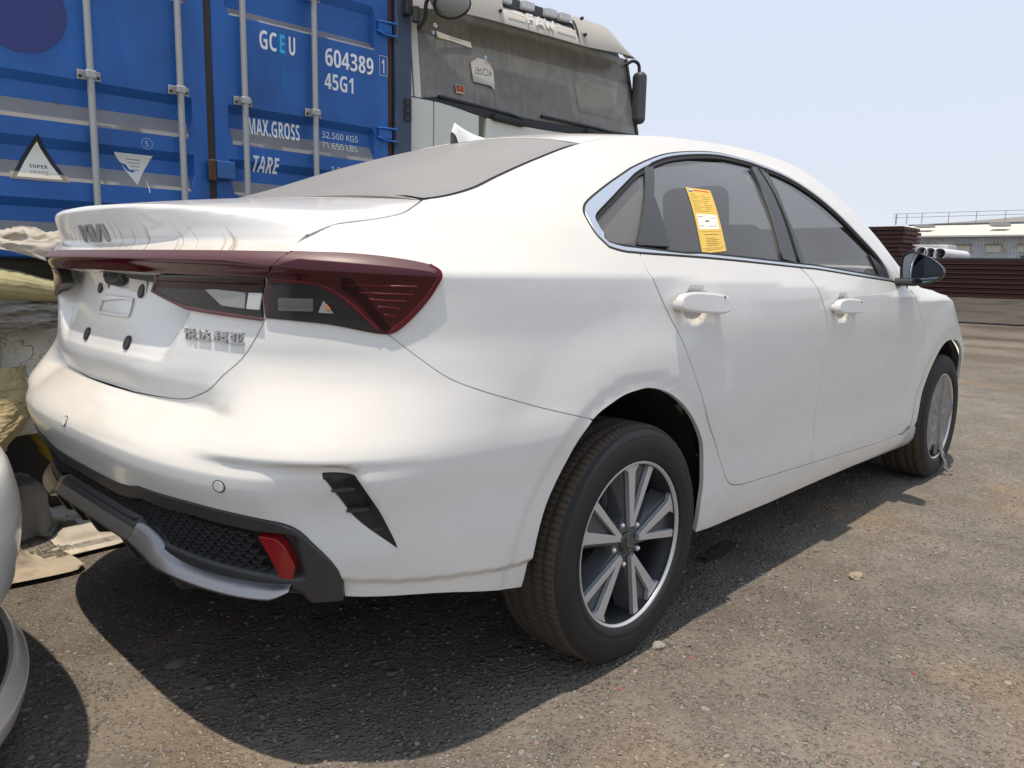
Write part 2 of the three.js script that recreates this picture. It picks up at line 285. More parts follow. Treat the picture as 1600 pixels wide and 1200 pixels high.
// A panel cut out of a surface along an outline: real edges, with a rounded rim turned inwards.
function panel(outline, at, o = {}) {
  const { cell = [.03, .03], gap = .002, rim = .014, bevel = .0016, off = 0, hump, hole, tint } = o, holes = o.holes ?? (hole ? [hole] : []);
  let p = dense(outline, Math.min(...cell) * .9); if (area2(p) < 0) p.reverse(); if (gap) p = shrink(p, gap);
  const loops = [p]; let whole = p;
  for (const hl of holes) {
    let h = dense(hl, Math.min(...cell) * .9); if (area2(h) > 0) h.reverse(); loops.push(h);
    let best = 1e9, bi = 0, bj = 0; whole.forEach((a, i) => h.forEach((b, j) => { const d = Math.hypot(a[0] - b[0], a[1] - b[1]); if (d < best) { best = d; bi = i; bj = j; } }));
    whole = [...whole.slice(0, bi + 1), ...h.slice(bj), ...h.slice(0, bj + 1), ...whole.slice(bi)];
  }
  const raw = hump || off ? (u, v) => { const q = at(u, v), n = normalOf(at, u, v), d = off + (hump ? hump(u, v) : 0); return [q[0] + n[0] * d, q[1] + n[1] * d, q[2] + n[2] * d]; } : at; if (at.out) raw.out = at.out;
  const P = [], N = [], UV = [], idx = [], keys = new Map();
  const vert = (u, v) => { const k = Math.round(u * 2e4) + '_' + Math.round(v * 2e4); let i = keys.get(k); if (i === undefined) { i = P.length / 3; keys.set(k, i); P.push(...raw(u, v)); N.push(...normalOf(raw, u, v)); UV.push(u, v); } return i; };
  const tri = (a, b, c) => {
    if (a === b || b === c || a === c) return;
    const A = P.slice(a * 3, a * 3 + 3), B = P.slice(b * 3, b * 3 + 3), C = P.slice(c * 3, c * 3 + 3), n = crs(sub3(B, A), sub3(C, A));
    const m = [0, 1, 2].map((k) => N[a * 3 + k] + N[b * 3 + k] + N[c * 3 + k]);
    if (Math.hypot(...n) < 1e-11) return; dot3(n, m) < 0 ? idx.push(a, c, b) : idx.push(a, b, c);
  };
  let x0 = 1e9, x1 = -1e9, y0 = 1e9, y1 = -1e9; for (const q of p) { x0 = Math.min(x0, q[0]); x1 = Math.max(x1, q[0]); y0 = Math.min(y0, q[1]); y1 = Math.max(y1, q[1]); }
  const i0 = Math.floor(x0 / cell[0]), i1 = Math.floor(x1 / cell[0]), j0 = Math.floor(y0 / cell[1]), j1 = Math.floor(y1 / cell[1]), marked = new Set();
  whole.forEach((a, i) => { const b = whole[(i + 1) % whole.length]; for (let q = Math.floor(Math.min(a[0], b[0]) / cell[0] - 1e-6); q <= Math.floor(Math.max(a[0], b[0]) / cell[0] + 1e-6); q++) for (let r = Math.floor(Math.min(a[1], b[1]) / cell[1] - 1e-6); r <= Math.floor(Math.max(a[1], b[1]) / cell[1] + 1e-6); r++) marked.add(q + '_' + r); });
  for (let j = j0; j <= j1; j++) {
    const strip = cut(cut(whole, 1, j * cell[1], true), 1, (j + 1) * cell[1], false);
    for (let i = i0; i <= i1; i++) {
      const a = i * cell[0], b = a + cell[0], c = j * cell[1], d = c + cell[1];
      if (!marked.has(i + '_' + j)) { if (within(whole, (a + b) / 2, (c + d) / 2)) { const q = [vert(a, c), vert(b, c), vert(b, d), vert(a, d)]; tri(q[0], q[1], q[2]); tri(q[0], q[2], q[3]); } continue; }
      const q = cut(cut(strip, 0, a, true), 0, b, false); const poly = [];
      for (const s of q) { const l = poly[poly.length - 1]; if (!l || Math.hypot(l[0] - s[0], l[1] - s[1]) > 2e-5) poly.push(s); }
      if (poly.length > 2 && Math.hypot(poly[0][0] - poly[poly.length - 1][0], poly[0][1] - poly[poly.length - 1][1]) < 2e-5) poly.pop();
      for (let k = 0, again = 0; k < poly.length && poly.length > 2 && again < 400; k++) {       // drop the clip's back-and-forth runs along cell borders
        const A = poly[(k + poly.length - 1) % poly.length], B = poly[k], C2 = poly[(k + 1) % poly.length], ux = B[0] - A[0], uy = B[1] - A[1], wx = C2[0] - B[0], wy = C2[1] - B[1];
        const on = Math.min(Math.abs(B[0] - a), Math.abs(B[0] - b), Math.abs(B[1] - c), Math.abs(B[1] - d)) < 1e-7;
        if (Math.abs(ux * wy - uy * wx) < 1e-9 && (on || ux * wx + uy * wy < 0)) { poly.splice(k, 1); k = -1; again++; }
      }
      if (poly.length < 3 || Math.abs(area2(poly)) < 1e-9) continue;
      const ids = poly.map((s) => vert(s[0], s[1]));
      for (const t of THREE.ShapeUtils.triangulateShape(poly.map((s) => new THREE.Vector2(...s)), [])) tri(ids[t[0]], ids[t[1]], ids[t[2]]);
    }
  }
  if (rim) for (const l of loops) {
    const n = l.length, base = P.length / 3;
    for (let i = 0; i < n; i++) {
      const a = l[(i + n - 1) % n], b = l[i], c = l[(i + 1) % n], t = [c[0] - a[0], c[1] - a[1]], tl = Math.hypot(...t) || 1, ox = t[1] / tl, oy = -t[0] / tl;
      const q = raw(b[0], b[1]), nn = normalOf(raw, b[0], b[1]); let e = sub3(raw(b[0] + ox * .002, b[1] + oy * .002), q); const k = dot3(e, nn); e = unit([e[0] - nn[0] * k, e[1] - nn[1] * k, e[2] - nn[2] * k]);
      const r1 = [0, 1, 2].map((s) => q[s] + e[s] * bevel - nn[s] * bevel), r2 = [0, 1, 2].map((s) => q[s] + e[s] * bevel - nn[s] * rim);
      P.push(...q, ...r1, ...r1, ...r2); N.push(...nn, ...unit([0, 1, 2].map((s) => nn[s] * .5 + e[s])), ...e, ...e); for (let s = 0; s < 4; s++) UV.push(b[0], b[1]);
    }
    for (let i = 0; i < n; i++) { const A = base + i * 4, B = base + ((i + 1) % n) * 4; tri(A, B, B + 1); tri(A, B + 1, A + 1); tri(A + 2, B + 2, B + 3); tri(A + 2, B + 3, A + 3); }
  }
  const g = new THREE.BufferGeometry();
  g.setAttribute('position', new THREE.Float32BufferAttribute(P, 3)); g.setAttribute('normal', new THREE.Float32BufferAttribute(N, 3)); g.setAttribute('uv', new THREE.Float32BufferAttribute(UV, 2)); g.setIndex(idx);
  if (tint) { const C = []; for (let i = 0; i < P.length; i += 3) C.push(...tint(P[i], P[i + 1], P[i + 2], N[i], N[i + 1], N[i + 2])); g.setAttribute('color', new THREE.Float32BufferAttribute(C, 3)); }
  return g;
}
// a shape modelled flat (x, y in the chart, z above it) laid onto a surface
function laid(g, at, lift = 0) {
  const q = g.index ? g.toNonIndexed() : g, p = q.attributes.position;
  for (let i = 0; i < p.count; i++) { const u = p.getX(i), v = p.getY(i), h = p.getZ(i) + lift, b = at(u, v), n = normalOf(at, u, v); p.setXYZ(i, b[0] + n[0] * h, b[1] + n[1] * h, b[2] + n[2] * h); }
  // keep faces outward
  q.computeVertexNormals(); return q;
}
const shapeOf = (pts) => new THREE.Shape(pts.map((p) => new THREE.Vector2(...p)));
const slab = (pts, h, bevel = 0) => new THREE.ExtrudeGeometry(shapeOf(area2(pts) < 0 ? rev(pts) : pts), { depth: h, bevelEnabled: bevel > 0, bevelSize: bevel, bevelThickness: bevel, bevelSegments: 2, steps: 1, curveSegments: 8 });
const ovalPts = (cx, cy, rx, ry, n = 20) => Array.from({ length: n }, (_, i) => [cx + rx * Math.cos(i / n * 2 * Math.PI), cy + ry * Math.sin(i / n * 2 * Math.PI)]);
const stroke = (x0, y0, x1, y1, w) => { const l = Math.hypot(x1 - x0, y1 - y0), nx = -(y1 - y0) / l * w / 2, ny = (x1 - x0) / l * w / 2; return [[x0 + nx, y0 + ny], [x0 - nx, y0 - ny], [x1 - nx, y1 - ny], [x1 + nx, y1 + ny]]; };
const cellGeos = [];
const both2 = (p, name, g, m, label) => [part(p, name, g, m, label), part(p, name, mirrorZ(g), m, label)];
function paintAttr(g) { const q = g.index ? g.toNonIndexed() : g; const p = q.attributes.position, n = q.attributes.normal, C = [], t = dustTint(.8); for (let i = 0; i < p.count; i++) C.push(...t(p.getX(i), p.getY(i), p.getZ(i), n.getX(i), n.getY(i), n.getZ(i))); q.setAttribute('color', new THREE.Float32BufferAttribute(C, 3)); return q; }
function insetLoop(p, dist) {                     // inset with a distance that varies along the loop
  const q = area2(p) < 0 ? rev(p) : p, n = q.length;
  return q.map((b, i) => { const a = q[(i + n - 1) % n], c = q[(i + 1) % n], l1 = Math.hypot(b[0] - a[0], b[1] - a[1]) || 1, l2 = Math.hypot(c[0] - b[0], c[1] - b[1]) || 1; let nx = -(b[1] - a[1]) / l1 - (c[1] - b[1]) / l2, ny = (b[0] - a[0]) / l1 + (c[0] - b[0]) / l2; const l = Math.hypot(nx, ny) || 1, d = dist(b[0], b[1]) * Math.min(1.6, 2 / Math.max(.4, l)); return [b[0] + nx / l * d, b[1] + ny / l * d]; });
}
const grow = (p, d) => insetLoop(p, () => -d);
function ringSlab(cx, cy, r1, r0, h) { const s = shapeOf(ovalPts(cx, cy, r1, r1, 24)); s.holes.push(new THREE.Path(rev(ovalPts(cx, cy, r0, r0, 24)).map((p) => new THREE.Vector2(...p)))); return new THREE.ExtrudeGeometry(s, { depth: h, bevelEnabled: false }); }
function mirrorShell(outline, x) {                // outline in (z, y); glass looks back, the shell bulges forward
  const o = area2(outline) < 0 ? rev(outline) : outline, n = o.length, c = [0, 0]; o.forEach(([a, b]) => { c[0] += a / n; c[1] += b / n; });
  const grid = (from, to, fn) => { const P = [], id = [], m = to - from; for (let k = from; k <= to; k++) for (let i = 0; i <= n; i++) P.push(...fn(k, o[i % n])); for (let k = 0; k < m; k++) for (let i = 0; i < n; i++) { const A = k * (n + 1) + i, B = A + n + 1; id.push(A, B, A + 1, A + 1, B, B + 1); } const g = new THREE.BufferGeometry(); g.setAttribute('position', new THREE.Float32BufferAttribute(P, 3)); g.setIndex(id); g.computeVertexNormals(); return g; };
  const skew = (z) => -.10 * (z - c[0]);
  const at = (k, [z, y], N = 10) => { const t = k / N, s = Math.cos(t * Math.PI / 2); const q = k === 0 ? 1 : Math.pow(s, .55); return [x - .02 + skew(z) + .125 * Math.sin(t * Math.PI / 2), c[1] + (y - c[1]) * q, c[0] + (z - c[0]) * q]; };
  const shell = merge([grid(0, 3, (k, p) => at(k, p)), grid(0, 2, (k, [z, y]) => { const s = [1, .93, .90][k]; return [x - .02 + skew(z) + [0, -.003, .008][k], c[1] + (y - c[1]) * s, c[0] + (z - c[0]) * s]; })]);
  const cap = grid(3, 10, (k, p) => at(k, p));
  const inn = o.map(([z, y]) => [c[0] + (z - c[0]) * .905, c[1] + (y - c[1]) * .905]);
  const P = [x - .0135 , c[1], c[0]], id = []; inn.forEach(([z, y]) => P.push(x - .0135 + skew(z), y, z)); for (let i = 0; i < n; i++) id.push(0, 1 + (i + 1) % n, 1 + i);
  const glass = new THREE.BufferGeometry(); glass.setAttribute('position', new THREE.Float32BufferAttribute(P, 3)); glass.setIndex(id); glass.computeVertexNormals();
  return { shell, cap, glass };
}
const groundY = (x, z) => { const far = sstep(4, 14, x); return .010 * fbm(x * 1.1, z * 1.1, 1, 4) + .004 * fbm(x * 6, z * 6, 2, 2) - .006 + far * .06 * fbm(x * .55, z * .10, 4, 4) + far * .05 * fbm(x * .2, z * .2, 9, 2); };
// ---------------------------------------------------------------- the yard floor
{
  const line = (a, b, step, lo, hi, grow) => { const r = []; for (let v = a; v <= b + 1e-6; v += step) r.push(v); let s = step, v = b; while (v < hi) { s *= grow; v = Math.min(hi, v + s); r.push(v); } s = step; v = a; const l = []; while (v > lo) { s *= grow; v = Math.max(lo, v - s); l.unshift(v); } return [...l, ...r]; };
  const xs = line(-2.2, 4.2, .03, -160, 420, 1.07), zs = line(-2.3, 2.3, .03, -320, 320, 1.09), nx = xs.length, nz = zs.length;
  const P = [], U = [], C = [], id = [];
  const relief = groundY;
  for (let j = 0; j < nz; j++) for (let i = 0; i < nx; i++) {
    const x = xs[i], z = zs[j]; P.push(x, relief(x, z), z); U.push(x / 2.6, z / 2.6);
    const n = fbm(x * .8, z * .8, 3, 4), m = fbm(x * 3.3 + 9, z * 3.3, 5, 3), far = sstep(5, 13, x), sandy = sstep(.0, .25, fbm(x * 1.4 + 4, z * 1.4, 8, 3));
    let c = [.192, .167, .138].map((v, k) => v * (1 + .30 * n + .22 * m));
    c = c.map((v, k) => mix(v, [.29, .215, .145][k], .45 * sandy * (1 - far)));
    const grey = sstep(.5, 2.6, x) * .55 * (1 - sandy); c = c.map((v, k) => mix(v, [.215, .195, .165][k] * (1 + .25 * n), grey));
    if (far > 0) { const st = sstep(-.12, .22, fbm(x * .55 + 2 * noise(x * .1, z * .2), z * .09, 2, 4)), dk = sstep(.0, .3, fbm(x * .2, z * .05, 6, 3)); const f = [.225, .19, .15].map((v, k) => mix(v, [.085, .070, .055][k], clamp(.85 * st + .4 * dk, 0, .95))); c = c.map((v, k) => mix(v, f[k], far)); const wet = sstep(17, 20, x) * sstep(47, 43, x) * sstep(6, 1, z); c = c.map((v, k) => mix(v, [.085, .075, .063][k] * (1 + 1.1 * n), .95 * wet)); }
    C.push(...c);
  }
  for (let j = 0; j < nz - 1; j++) for (let i = 0; i < nx - 1; i++) { const A = j * nx + i, B = A + nx; id.push(A, B, A + 1, A + 1, B, B + 1); }
  const g = new THREE.BufferGeometry(); g.setAttribute('position', new THREE.Float32BufferAttribute(P, 3)); g.setAttribute('uv', new THREE.Float32BufferAttribute(U, 2)); g.setAttribute('color', new THREE.Float32BufferAttribute(C, 3)); g.setIndex(id); g.computeVertexNormals();
  // gravelly dirt: cellular chips over fine noise, 2.6 m a tile
  const N = 1536, hgt = new Float32Array(N * N), val = new Float32Array(N * N), hue = new Float32Array(N * N);
  for (let j = 0; j < N; j++) for (let i = 0; i < N; i++) { const u = i / N, v = j / N; hgt[j * N + i] = .45 * tiled(u, v, 40, 4, 1) + .25 * tiled(u, v, 260, 2, 4); val[j * N + i] = .80 + .38 * (tiled(u, v, 18, 5, 7) - .5) + .42 * (tiled(u, v, 300, 2, 8) - .5); }
  let q = 12345; const rn = () => { q = (q * 1664525 + 1013904223) >>> 0; return q / 4294967296; };
  for (let k = 0; k < 60000; k++) {
    const cx = rn() * N, cy = rn() * N, big = rn(), r = big > .993 ? 4 + 5 * rn() : 1.2 + 3.0 * rn() * rn(), el = .55 + .4 * rn(), an = rn() * 3.14, ca = Math.cos(an), sa = Math.sin(an), tone = .56 + .80 * rn(), warm = rn(), R = Math.ceil(r);
    for (let b = -R; b <= R; b++) for (let a = -R; a <= R; a++) { const p = (a * ca + b * sa) / r, s = (-a * sa + b * ca) / (r * el), d = p * p + s * s; if (d > 1) continue; const ix = ((Math.floor(cx + a) % N) + N) % N, iy = ((Math.floor(cy + b) % N) + N) % N, o = iy * N + ix; const h = .5 + .09 * r * Math.sqrt(1 - d) * .6; if (h > hgt[o]) hgt[o] = Math.min(1, h); val[o] = tone * (.92 + .12 * rn()); hue[o] = warm > .96 ? 1 : warm < .15 ? -1 : 0; }
  }
  const col = new Uint8Array(N * N * 4), hm = new Uint8Array(N * N * 4);
  const enc = (l) => 255 * Math.pow(clamp(l, 0, 1), 1 / 2.2);
  for (let o = 0; o < N * N; o++) { const v = val[o] * .8, h = hue[o]; col[o * 4] = enc(v * (h > 0 ? 1.12 : h < 0 ? .96 : 1)); col[o * 4 + 1] = enc(v * (h > 0 ? .94 : 1)); col[o * 4 + 2] = enc(v * (h > 0 ? .86 : h < 0 ? 1.05 : 1)); col[o * 4 + 3] = 255; hm[o * 4] = hm[o * 4 + 1] = hm[o * 4 + 2] = hgt[o] * 255; hm[o * 4 + 3] = 255; }
  const tx = (d, s) => { const t = new THREE.DataTexture(d, N, N); t.wrapS = t.wrapT = THREE.RepeatWrapping; t.magFilter = THREE.LinearFilter; if (s) t.colorSpace = THREE.SRGBColorSpace; t.needsUpdate = true; return t; };
  structure('ground', g, mat([1.52, 1.52, 1.50], .96, { map: tx(col, true), bumpMap: tx(hm, false), bumpScale: .015, vertexColors: true, specularIntensity: .08 }));
  // loose stones
  const stone = (s) => { const g0 = new THREE.IcosahedronGeometry(1, 1), p = g0.attributes.position; for (let i = 0; i < p.count; i++) { const a = p.getX(i), b = p.getY(i), c = p.getZ(i), k = 1 + .42 * noise(a * 1.3 + s * 9, b * 1.3, c * 1.3) + .2 * noise(a * 3 + s, b * 3, c * 3); p.setXYZ(i, a * k, b * k * .62, c * k * .8); } g0.computeVertexNormals(); return g0; };
  const spread = (name, count, geo, sizeOf, where, tone, rough) => {
    const m = shade(new THREE.InstancedMesh(geo, mat([1, 1, 1], .95), count)), d = new THREE.Object3D(), c = new THREE.Color();
    for (let i = 0; i < count; i++) { const [x, z] = where(), s = sizeOf(); d.position.set(x, relief(x, z) + s * .18, z); d.rotation.set(rr(-.3, .3), rr(0, 6.3), rr(-.3, .3)); d.scale.set(s, s * rr(.6, 1), s * rr(.7, 1.2)); d.updateMatrix(); m.setMatrixAt(i, d.matrix); const t = tone(); m.setColorAt(i, c.setRGB(...t)); }
    m.name = name; m.userData = { kind: 'stuff', label: 'small loose stones scattered over the dirt', category: 'gravel' }; scene.add(m);
  };
  const near = () => { const a = rnd(); return a < .72 ? [rr(-1.6, 3.2), rr(-1.3, 1.6)] : [rr(-1.5, 9), rr(-2, 1.9)]; };
  const greyTone = () => { const t = rr(.12, .30), w = rnd(); return w > .9 ? [t * 1.15, t * .82, t * .68] : w > .5 ? [t * 1.05, t * .93, t * .78] : [t * .9, t * .86, t * .8]; };
  for (let k = 0; k < 3; k++) spread('gravel' + (k ? '_00' + k : ''), 5200, stone(k + 1), () => .0018 + .0052 * Math.pow(rnd(), 3), near, greyTone);
  spread('gravel_003', 110, stone(7), () => .006 + .008 * rnd() * rnd(), near, greyTone);
  spread('gravel_004', 60, stone(5), () => .003 + .004 * rnd(), near, () => { const t = rr(.7, 1.1); return [.34 * t, .10 * t, .08 * t]; });
}
// ---------------------------------------------------------------- container, lorry, far stacks and sheds
const dirtyBlue = (x, y, z, nx, ny, nz) => {
  const n = .9 + .35 * fbm(x * 2.2, y * 2.2, 1, 4) + .12 * noise(x * 14, y * 3, 2); let c = [.009 * n, .115 * n, .42 * n];
  const d = sstep(.18, .34, ny) * (.88 + .2 * noise(x * 9, y * 20, 4)); c = c.map((v, k) => mix(v, [.245, .232, .20][k], clamp(d, 0, 1)));
  return c;
};
const colored = (g, fn) => { const q = g.index ? g.toNonIndexed() : g, p = q.attributes.position, n = q.attributes.normal, C = []; for (let i = 0; i < p.count; i++) C.push(...fn(p.getX(i), p.getY(i), p.getZ(i), n.getX(i), n.getY(i), n.getZ(i))); q.setAttribute('color', new THREE.Float32BufferAttribute(C, 3)); q.setAttribute('uv', new THREE.Float32BufferAttribute(Array.from({ length: p.count * 2 }, (_, i) => i % 2 ? p.getY(i >> 1) : p.getX(i >> 1)), 2)); return q; };
const worn = texture(1024, 1024, (u, v) => { const n = tiled(u, v, 7, 5, 3), dr = tiled(u, v * .08, 60, 2, 5), sp = tiled(u, v, 70, 3, 8), big = tiled(u, v, 5, 3, 2), sc = tiled(u * .05 + v * .3, v, 40, 2, 9); let c = .93 + .26 * (n - .5) - .10 * sstep(.6, .8, dr) * sstep(.4, .6, big); const rust = sstep(.70, .76, sp) * sstep(.5, .62, big), pale = sstep(.72, .80, sc) * .25; return [c * mix(mix(1, 3, rust), 1.6, pale), c * mix(mix(1, .62, rust), 1.25, pale), c * mix(mix(1, .22, rust), 1.05, pale)]; });
worn.repeat.set(.55, .55);
const K = {
  blue: mat([1.08, 1.08, 1.08], .5, { vertexColors: true, map: worn }), blueFlat: mat([.010, .11, .40], .5), zinc: mat([.36, .37, .36], .55, { metalness: .35 }), gasket: mat([.045, .034, .028], .9), rust: mat([.075, .040, .026], .9), white: mat([.78, .78, .76], .6),
  steelEdge: mat([.045, .07, .12], .6),
};
{
  const t = thing('shipping_container', 'blue steel shipping container with lettered rear doors and locking bars', 'container', [.3796, 0, -2.2314], -2.9 * Math.PI / 180);
  const W = 1.28, H = 2.896, L = 12.19;
  part(t, 'body', merge([box(2.5, H - .3, L - .2, .06, H / 2, -L / 2 - .12), box(2.5, .16, L, .06, .1, -L / 2 - .05), box(2.52, .1, L, .06, H - .05, -L / 2 - .05)]), K.blueFlat);
  for (const s of [-1, 1]) part(t, 'corner_post', box(.13, H, .16, .06 + s * 1.205, H / 2, -.07, .01), K.steelEdge);
  part(t, 'header_beam', box(2.3, .12, .12, .06, H - .08, -.05, .01), K.blueFlat); part(t, 'sill_beam', box(2.3, .16, .14, .06, .09, -.06, .01), K.blueFlat);
  const bands = [[.27, .35, .43, .47], [.55, .63, .70, .745], [.83, .91, .98, 1.025], [1.11, 1.19, 1.26, 1.30], [1.39, 1.47, 1.54, 1.585], [1.665, 1.755, 1.835, 1.875], [2.345, 2.39, 2.55, 2.60]];
  const prof = (y) => { for (const [a, b, c, d] of bands) { if (y <= a || y >= d) continue; return y < b ? (y - a) / (b - a) : y > c ? (d - y) / (d - c) : 1; } return 0; };
  const doorZ = (x, y) => { const e = Math.abs(x); const k = clamp((e - .098) / .022, 0, 1) * clamp((1.052 - e) / .022, 0, 1); return -.036 * k * prof(y); };
  const ys = [.14, ...bands.flat(), 2.80];
  const door = (s) => { const X = [.022, .098, .12, 1.03, 1.052, 1.148].map((v) => v * s), P = [], id = []; const w = X.length; ys.forEach((y) => X.forEach((x) => P.push(x, y, doorZ(x, y)))); for (let j = 0; j < ys.length - 1; j++) for (let i = 0; i < w - 1; i++) { const A = j * w + i, B = A + w; if (s > 0) id.push(A, A + 1, B, A + 1, B + 1, B); else id.push(A, B, A + 1, A + 1, B, B + 1); } const g = new THREE.BufferGeometry(); g.setAttribute('position', new THREE.Float32BufferAttribute(P, 3)); g.setIndex(id); const q = g.toNonIndexed(); q.computeVertexNormals(); return q; };
  const cutFine = (g) => { let q = g; for (let k = 0; k < 3; k++) q = halve(q); return q; };
  const doors = [1, -1].map((s) => part(t, 'container_door', colored(cutFine(door(s)), dirtyBlue), K.blue));
  const doorEdge = (s) => merge([box(.012, 2.66, .04, s * .022, 1.47, -.021), box(.012, 2.66, .04, s * 1.148, 1.47, -.021)]);
  [1, -1].forEach((s, i) => part(doors[i], 'door_edge', box(.012, 2.66, .04, s * .026, 1.47, -.022), K.blueFlat));
  part(t, 'door_gasket', box(.05, 2.66, .03, -.006, 1.47, -.020), K.gasket, 'dark brown rubber seal between the doors');
  for (const s of [1, -1]) part(t, 'side_gasket', box(.04, 2.70, .03, s * 1.165 + (s < 0 ? 0 : .002), 1.47, -.028), s > 0 ? K.rust : K.gasket);
  [-.597, -.17, .18, .612].forEach((x, i) => {
    const bar = part(t, 'locking_bar', turned(new THREE.CylinderGeometry(.0165, .0165, 2.72, 16)).translate(x, 1.46, .040), K.zinc);
    for (const y of [.55, 1.2, 1.90, 2.55]) { const br = part(bar, 'bar_bracket', merge([box(.105, .045, .008, x, y, .010, .003), box(.05, .04, .030, x, y, .045, .008)]), K.zinc); for (const o of [-.04, .04]) if (y > 1.5) part(br, 'bolt', new THREE.SphereGeometry(.009, 10, 8).translate(x + o, y - .006, .014), K.rust); }
    const h = part(bar, 'bar_handle', merge([box(.36, .03, .012, x + (i % 2 ? -.16 : .16), 1.02, .06, .004), box(.05, .07, .03, x, 1.02, .05, .006)]), K.zinc);
    for (const y of [.18, 2.76]) part(bar, 'bar_cam', box(.06, .06, .06, x, y, .03, .012), K.zinc);
  });
  part(t, 'lock_box', merge([box(.10, .095, .05, .058, 1.515, .028, .006)]), mat([.02, .10, .28], .6)); part(t, 'lock_hasp', box(.042, .115, .03, -.012, 1.51, .030, .010), K.rust, 'rusty hasp');
  for (const y of [.45, 1.05, 1.86, 2.5]) { part(t, 'door_hinge', merge([tube([[1.06, y + .02, .012], [1.16, y + .022, .03], [1.20, y + .02, .035]], .007, 12, 6), tube([[1.06, y - .035, .012], [1.12, y - .05, .02], [1.20, y - .055, .035]], .007, 12, 6), box(.10, .05, .008, 1.12, y - .012, .012)]), K.blueFlat); part(t, 'hinge_pin', new THREE.CylinderGeometry(.012, .012, .15, 10).translate(1.2, y, .03), K.steelEdge); }
  // flat print on the doors
  const print = (x0, x1, y0, y1, px, paint, name, parent, label, lift = .003) => {
    const tex = drawn(px, Math.round(px * (y1 - y0) / (x1 - x0)), paint); const X = [], Y = []; for (let i = 0; i <= 12; i++) X.push(mix(x0, x1, i / 12)); const cutsY = [y0, ...ys.filter((y) => y > y0 && y < y1), y1].sort((a, b) => a - b);
    for (let i = 0; i < cutsY.length; i++) Y.push(cutsY[i]); const P = [], U = [], id = []; Y.forEach((y) => X.forEach((x) => { P.push(x, y, doorZ(x, y) + lift); U.push((x - x0) / (x1 - x0), (y - y0) / (y1 - y0)); }));
    for (let j = 0; j < Y.length - 1; j++) for (let i = 0; i < 12; i++) { const A = j * 13 + i; id.push(A, A + 1, A + 13, A + 1, A + 14, A + 13); }
    const g = new THREE.BufferGeometry(); g.setAttribute('position', new THREE.Float32BufferAttribute(P, 3)); g.setAttribute('uv', new THREE.Float32BufferAttribute(U, 2)); g.setIndex(id); g.computeVertexNormals();
    return part(parent, name, g, mat([1, 1, 1], .6, { map: tex, transparent: true }), label);
  };
  const word = (g, text, x, yBase, cap, wide, spec, color) => { g.save(); g.font = spec; const m = g.measureText(text).width, ch = capOf(g); g.translate(x, yBase); g.scale(wide / m, cap / ch); g.fillStyle = color; g.fillText(text, 0, 0); g.restore(); };
  const capOf = (g) => { const s = /(\d+)px/.exec(g.font); return s[1] * .729; };
  const px = 1536, R = { x0: .20, x1: 1.149, y0: 1.48, y1: 2.35 }, sc = px / (R.x1 - R.x0), X = (x) => (x - R.x0) * sc, Y = (y) => (R.y1 - y) * sc;
  print(R.x0, R.x1, R.y0, R.y1, px, (g) => {
    const wt = '#dfe4e6', b = 'bold 100px sans-serif', n = '100px sans-serif';
    word(g, 'GC', X(.285), Y(2.206), .100 * sc, .112 * sc, b, wt); word(g, 'E', X(.407), Y(2.206), .100 * sc, .040 * sc, b, '#48b4e0'); word(g, 'U', X(.462), Y(2.206), .100 * sc, .052 * sc, b, wt);
    g.strokeStyle = 'rgba(40,150,215,.75)'; g.lineWidth = 3; for (let i = 0; i < 5; i++) { g.beginPath(); g.moveTo(X(.412 + i * .008), Y(2.22)); g.bezierCurveTo(X(.414 + i * .007), Y(2.15), X(.424 + i * .004), Y(2.06), X(.432 + i * .002), Y(1.95 + .03 * (i % 3))); g.stroke(); } g.fillStyle = 'rgba(40,150,215,.35)'; g.fillRect(X(.400), Y(2.31), .05 * sc, .11 * sc);
    word(g, '604389', X(.698), Y(2.192), .102 * sc, .345 * sc, b, wt); word(g, '1', X(1.100), Y(2.218), .088 * sc, .028 * sc, b, wt); g.strokeStyle = wt; g.lineWidth = 4; g.strokeRect(X(1.086), Y(2.322), .056 * sc, .118 * sc);
    word(g, '45G1', X(.695), Y(2.058), .094 * sc, .212 * sc, b, wt);
    word(g, 'MAX.GROSS', X(.221), Y(1.737), .092 * sc, .325 * sc, b, wt); word(g, '32.500 KGS', X(.690), Y(1.778), .036 * sc, .256 * sc, n, wt); word(g, '71.650 LBS', X(.684), Y(1.716), .038 * sc, .252 * sc, n, wt);
    word(g, 'TARE', X(.233), Y(1.531), .090 * sc, .164 * sc, b, wt); word(g, '3.900 KGS', X(.727), Y(1.572), .036 * sc, .235 * sc, n, wt);
  }, 'container_lettering', doors[0], 'white container number and weights');
  const Q = { x0: -1.0, x1: -.25, y0: 1.36, y1: 1.68 }, s2 = 1024 / (Q.x1 - Q.x0), X2 = (x) => (x - Q.x0) * s2, Y2 = (y) => (Q.y1 - y) * s2;
  const poly = (g, pts, c) => { g.fillStyle = c; g.beginPath(); pts.forEach(([a, b], i) => i ? g.lineTo(X2(a), Y2(b)) : g.moveTo(X2(a), Y2(b))); g.closePath(); g.fill(); };
  print(Q.x0, Q.x1, Q.y0, Q.y1, 1024, (g) => {
    poly(g, [[-.832, 1.60], [-.955, 1.382], [-.705, 1.382]], '#14171f'); poly(g, [[-.832, 1.565], [-.928, 1.394], [-.737, 1.394]], '#d9d9cf'); poly(g, [[-.955, 1.42], [-.955, 1.382], [-.705, 1.382], [-.72, 1.42]], 'rgba(190,180,160,.55)');
    word(g, 'SUPER', X2(-.870), Y2(1.441), .017 * s2, .078 * s2, 'bold 100px sans-serif', '#33342f'); word(g, 'HEAVY', X2(-.870), Y2(1.414), .016 * s2, .078 * s2, 'bold 100px sans-serif', 'rgba(120,118,105,.7)');
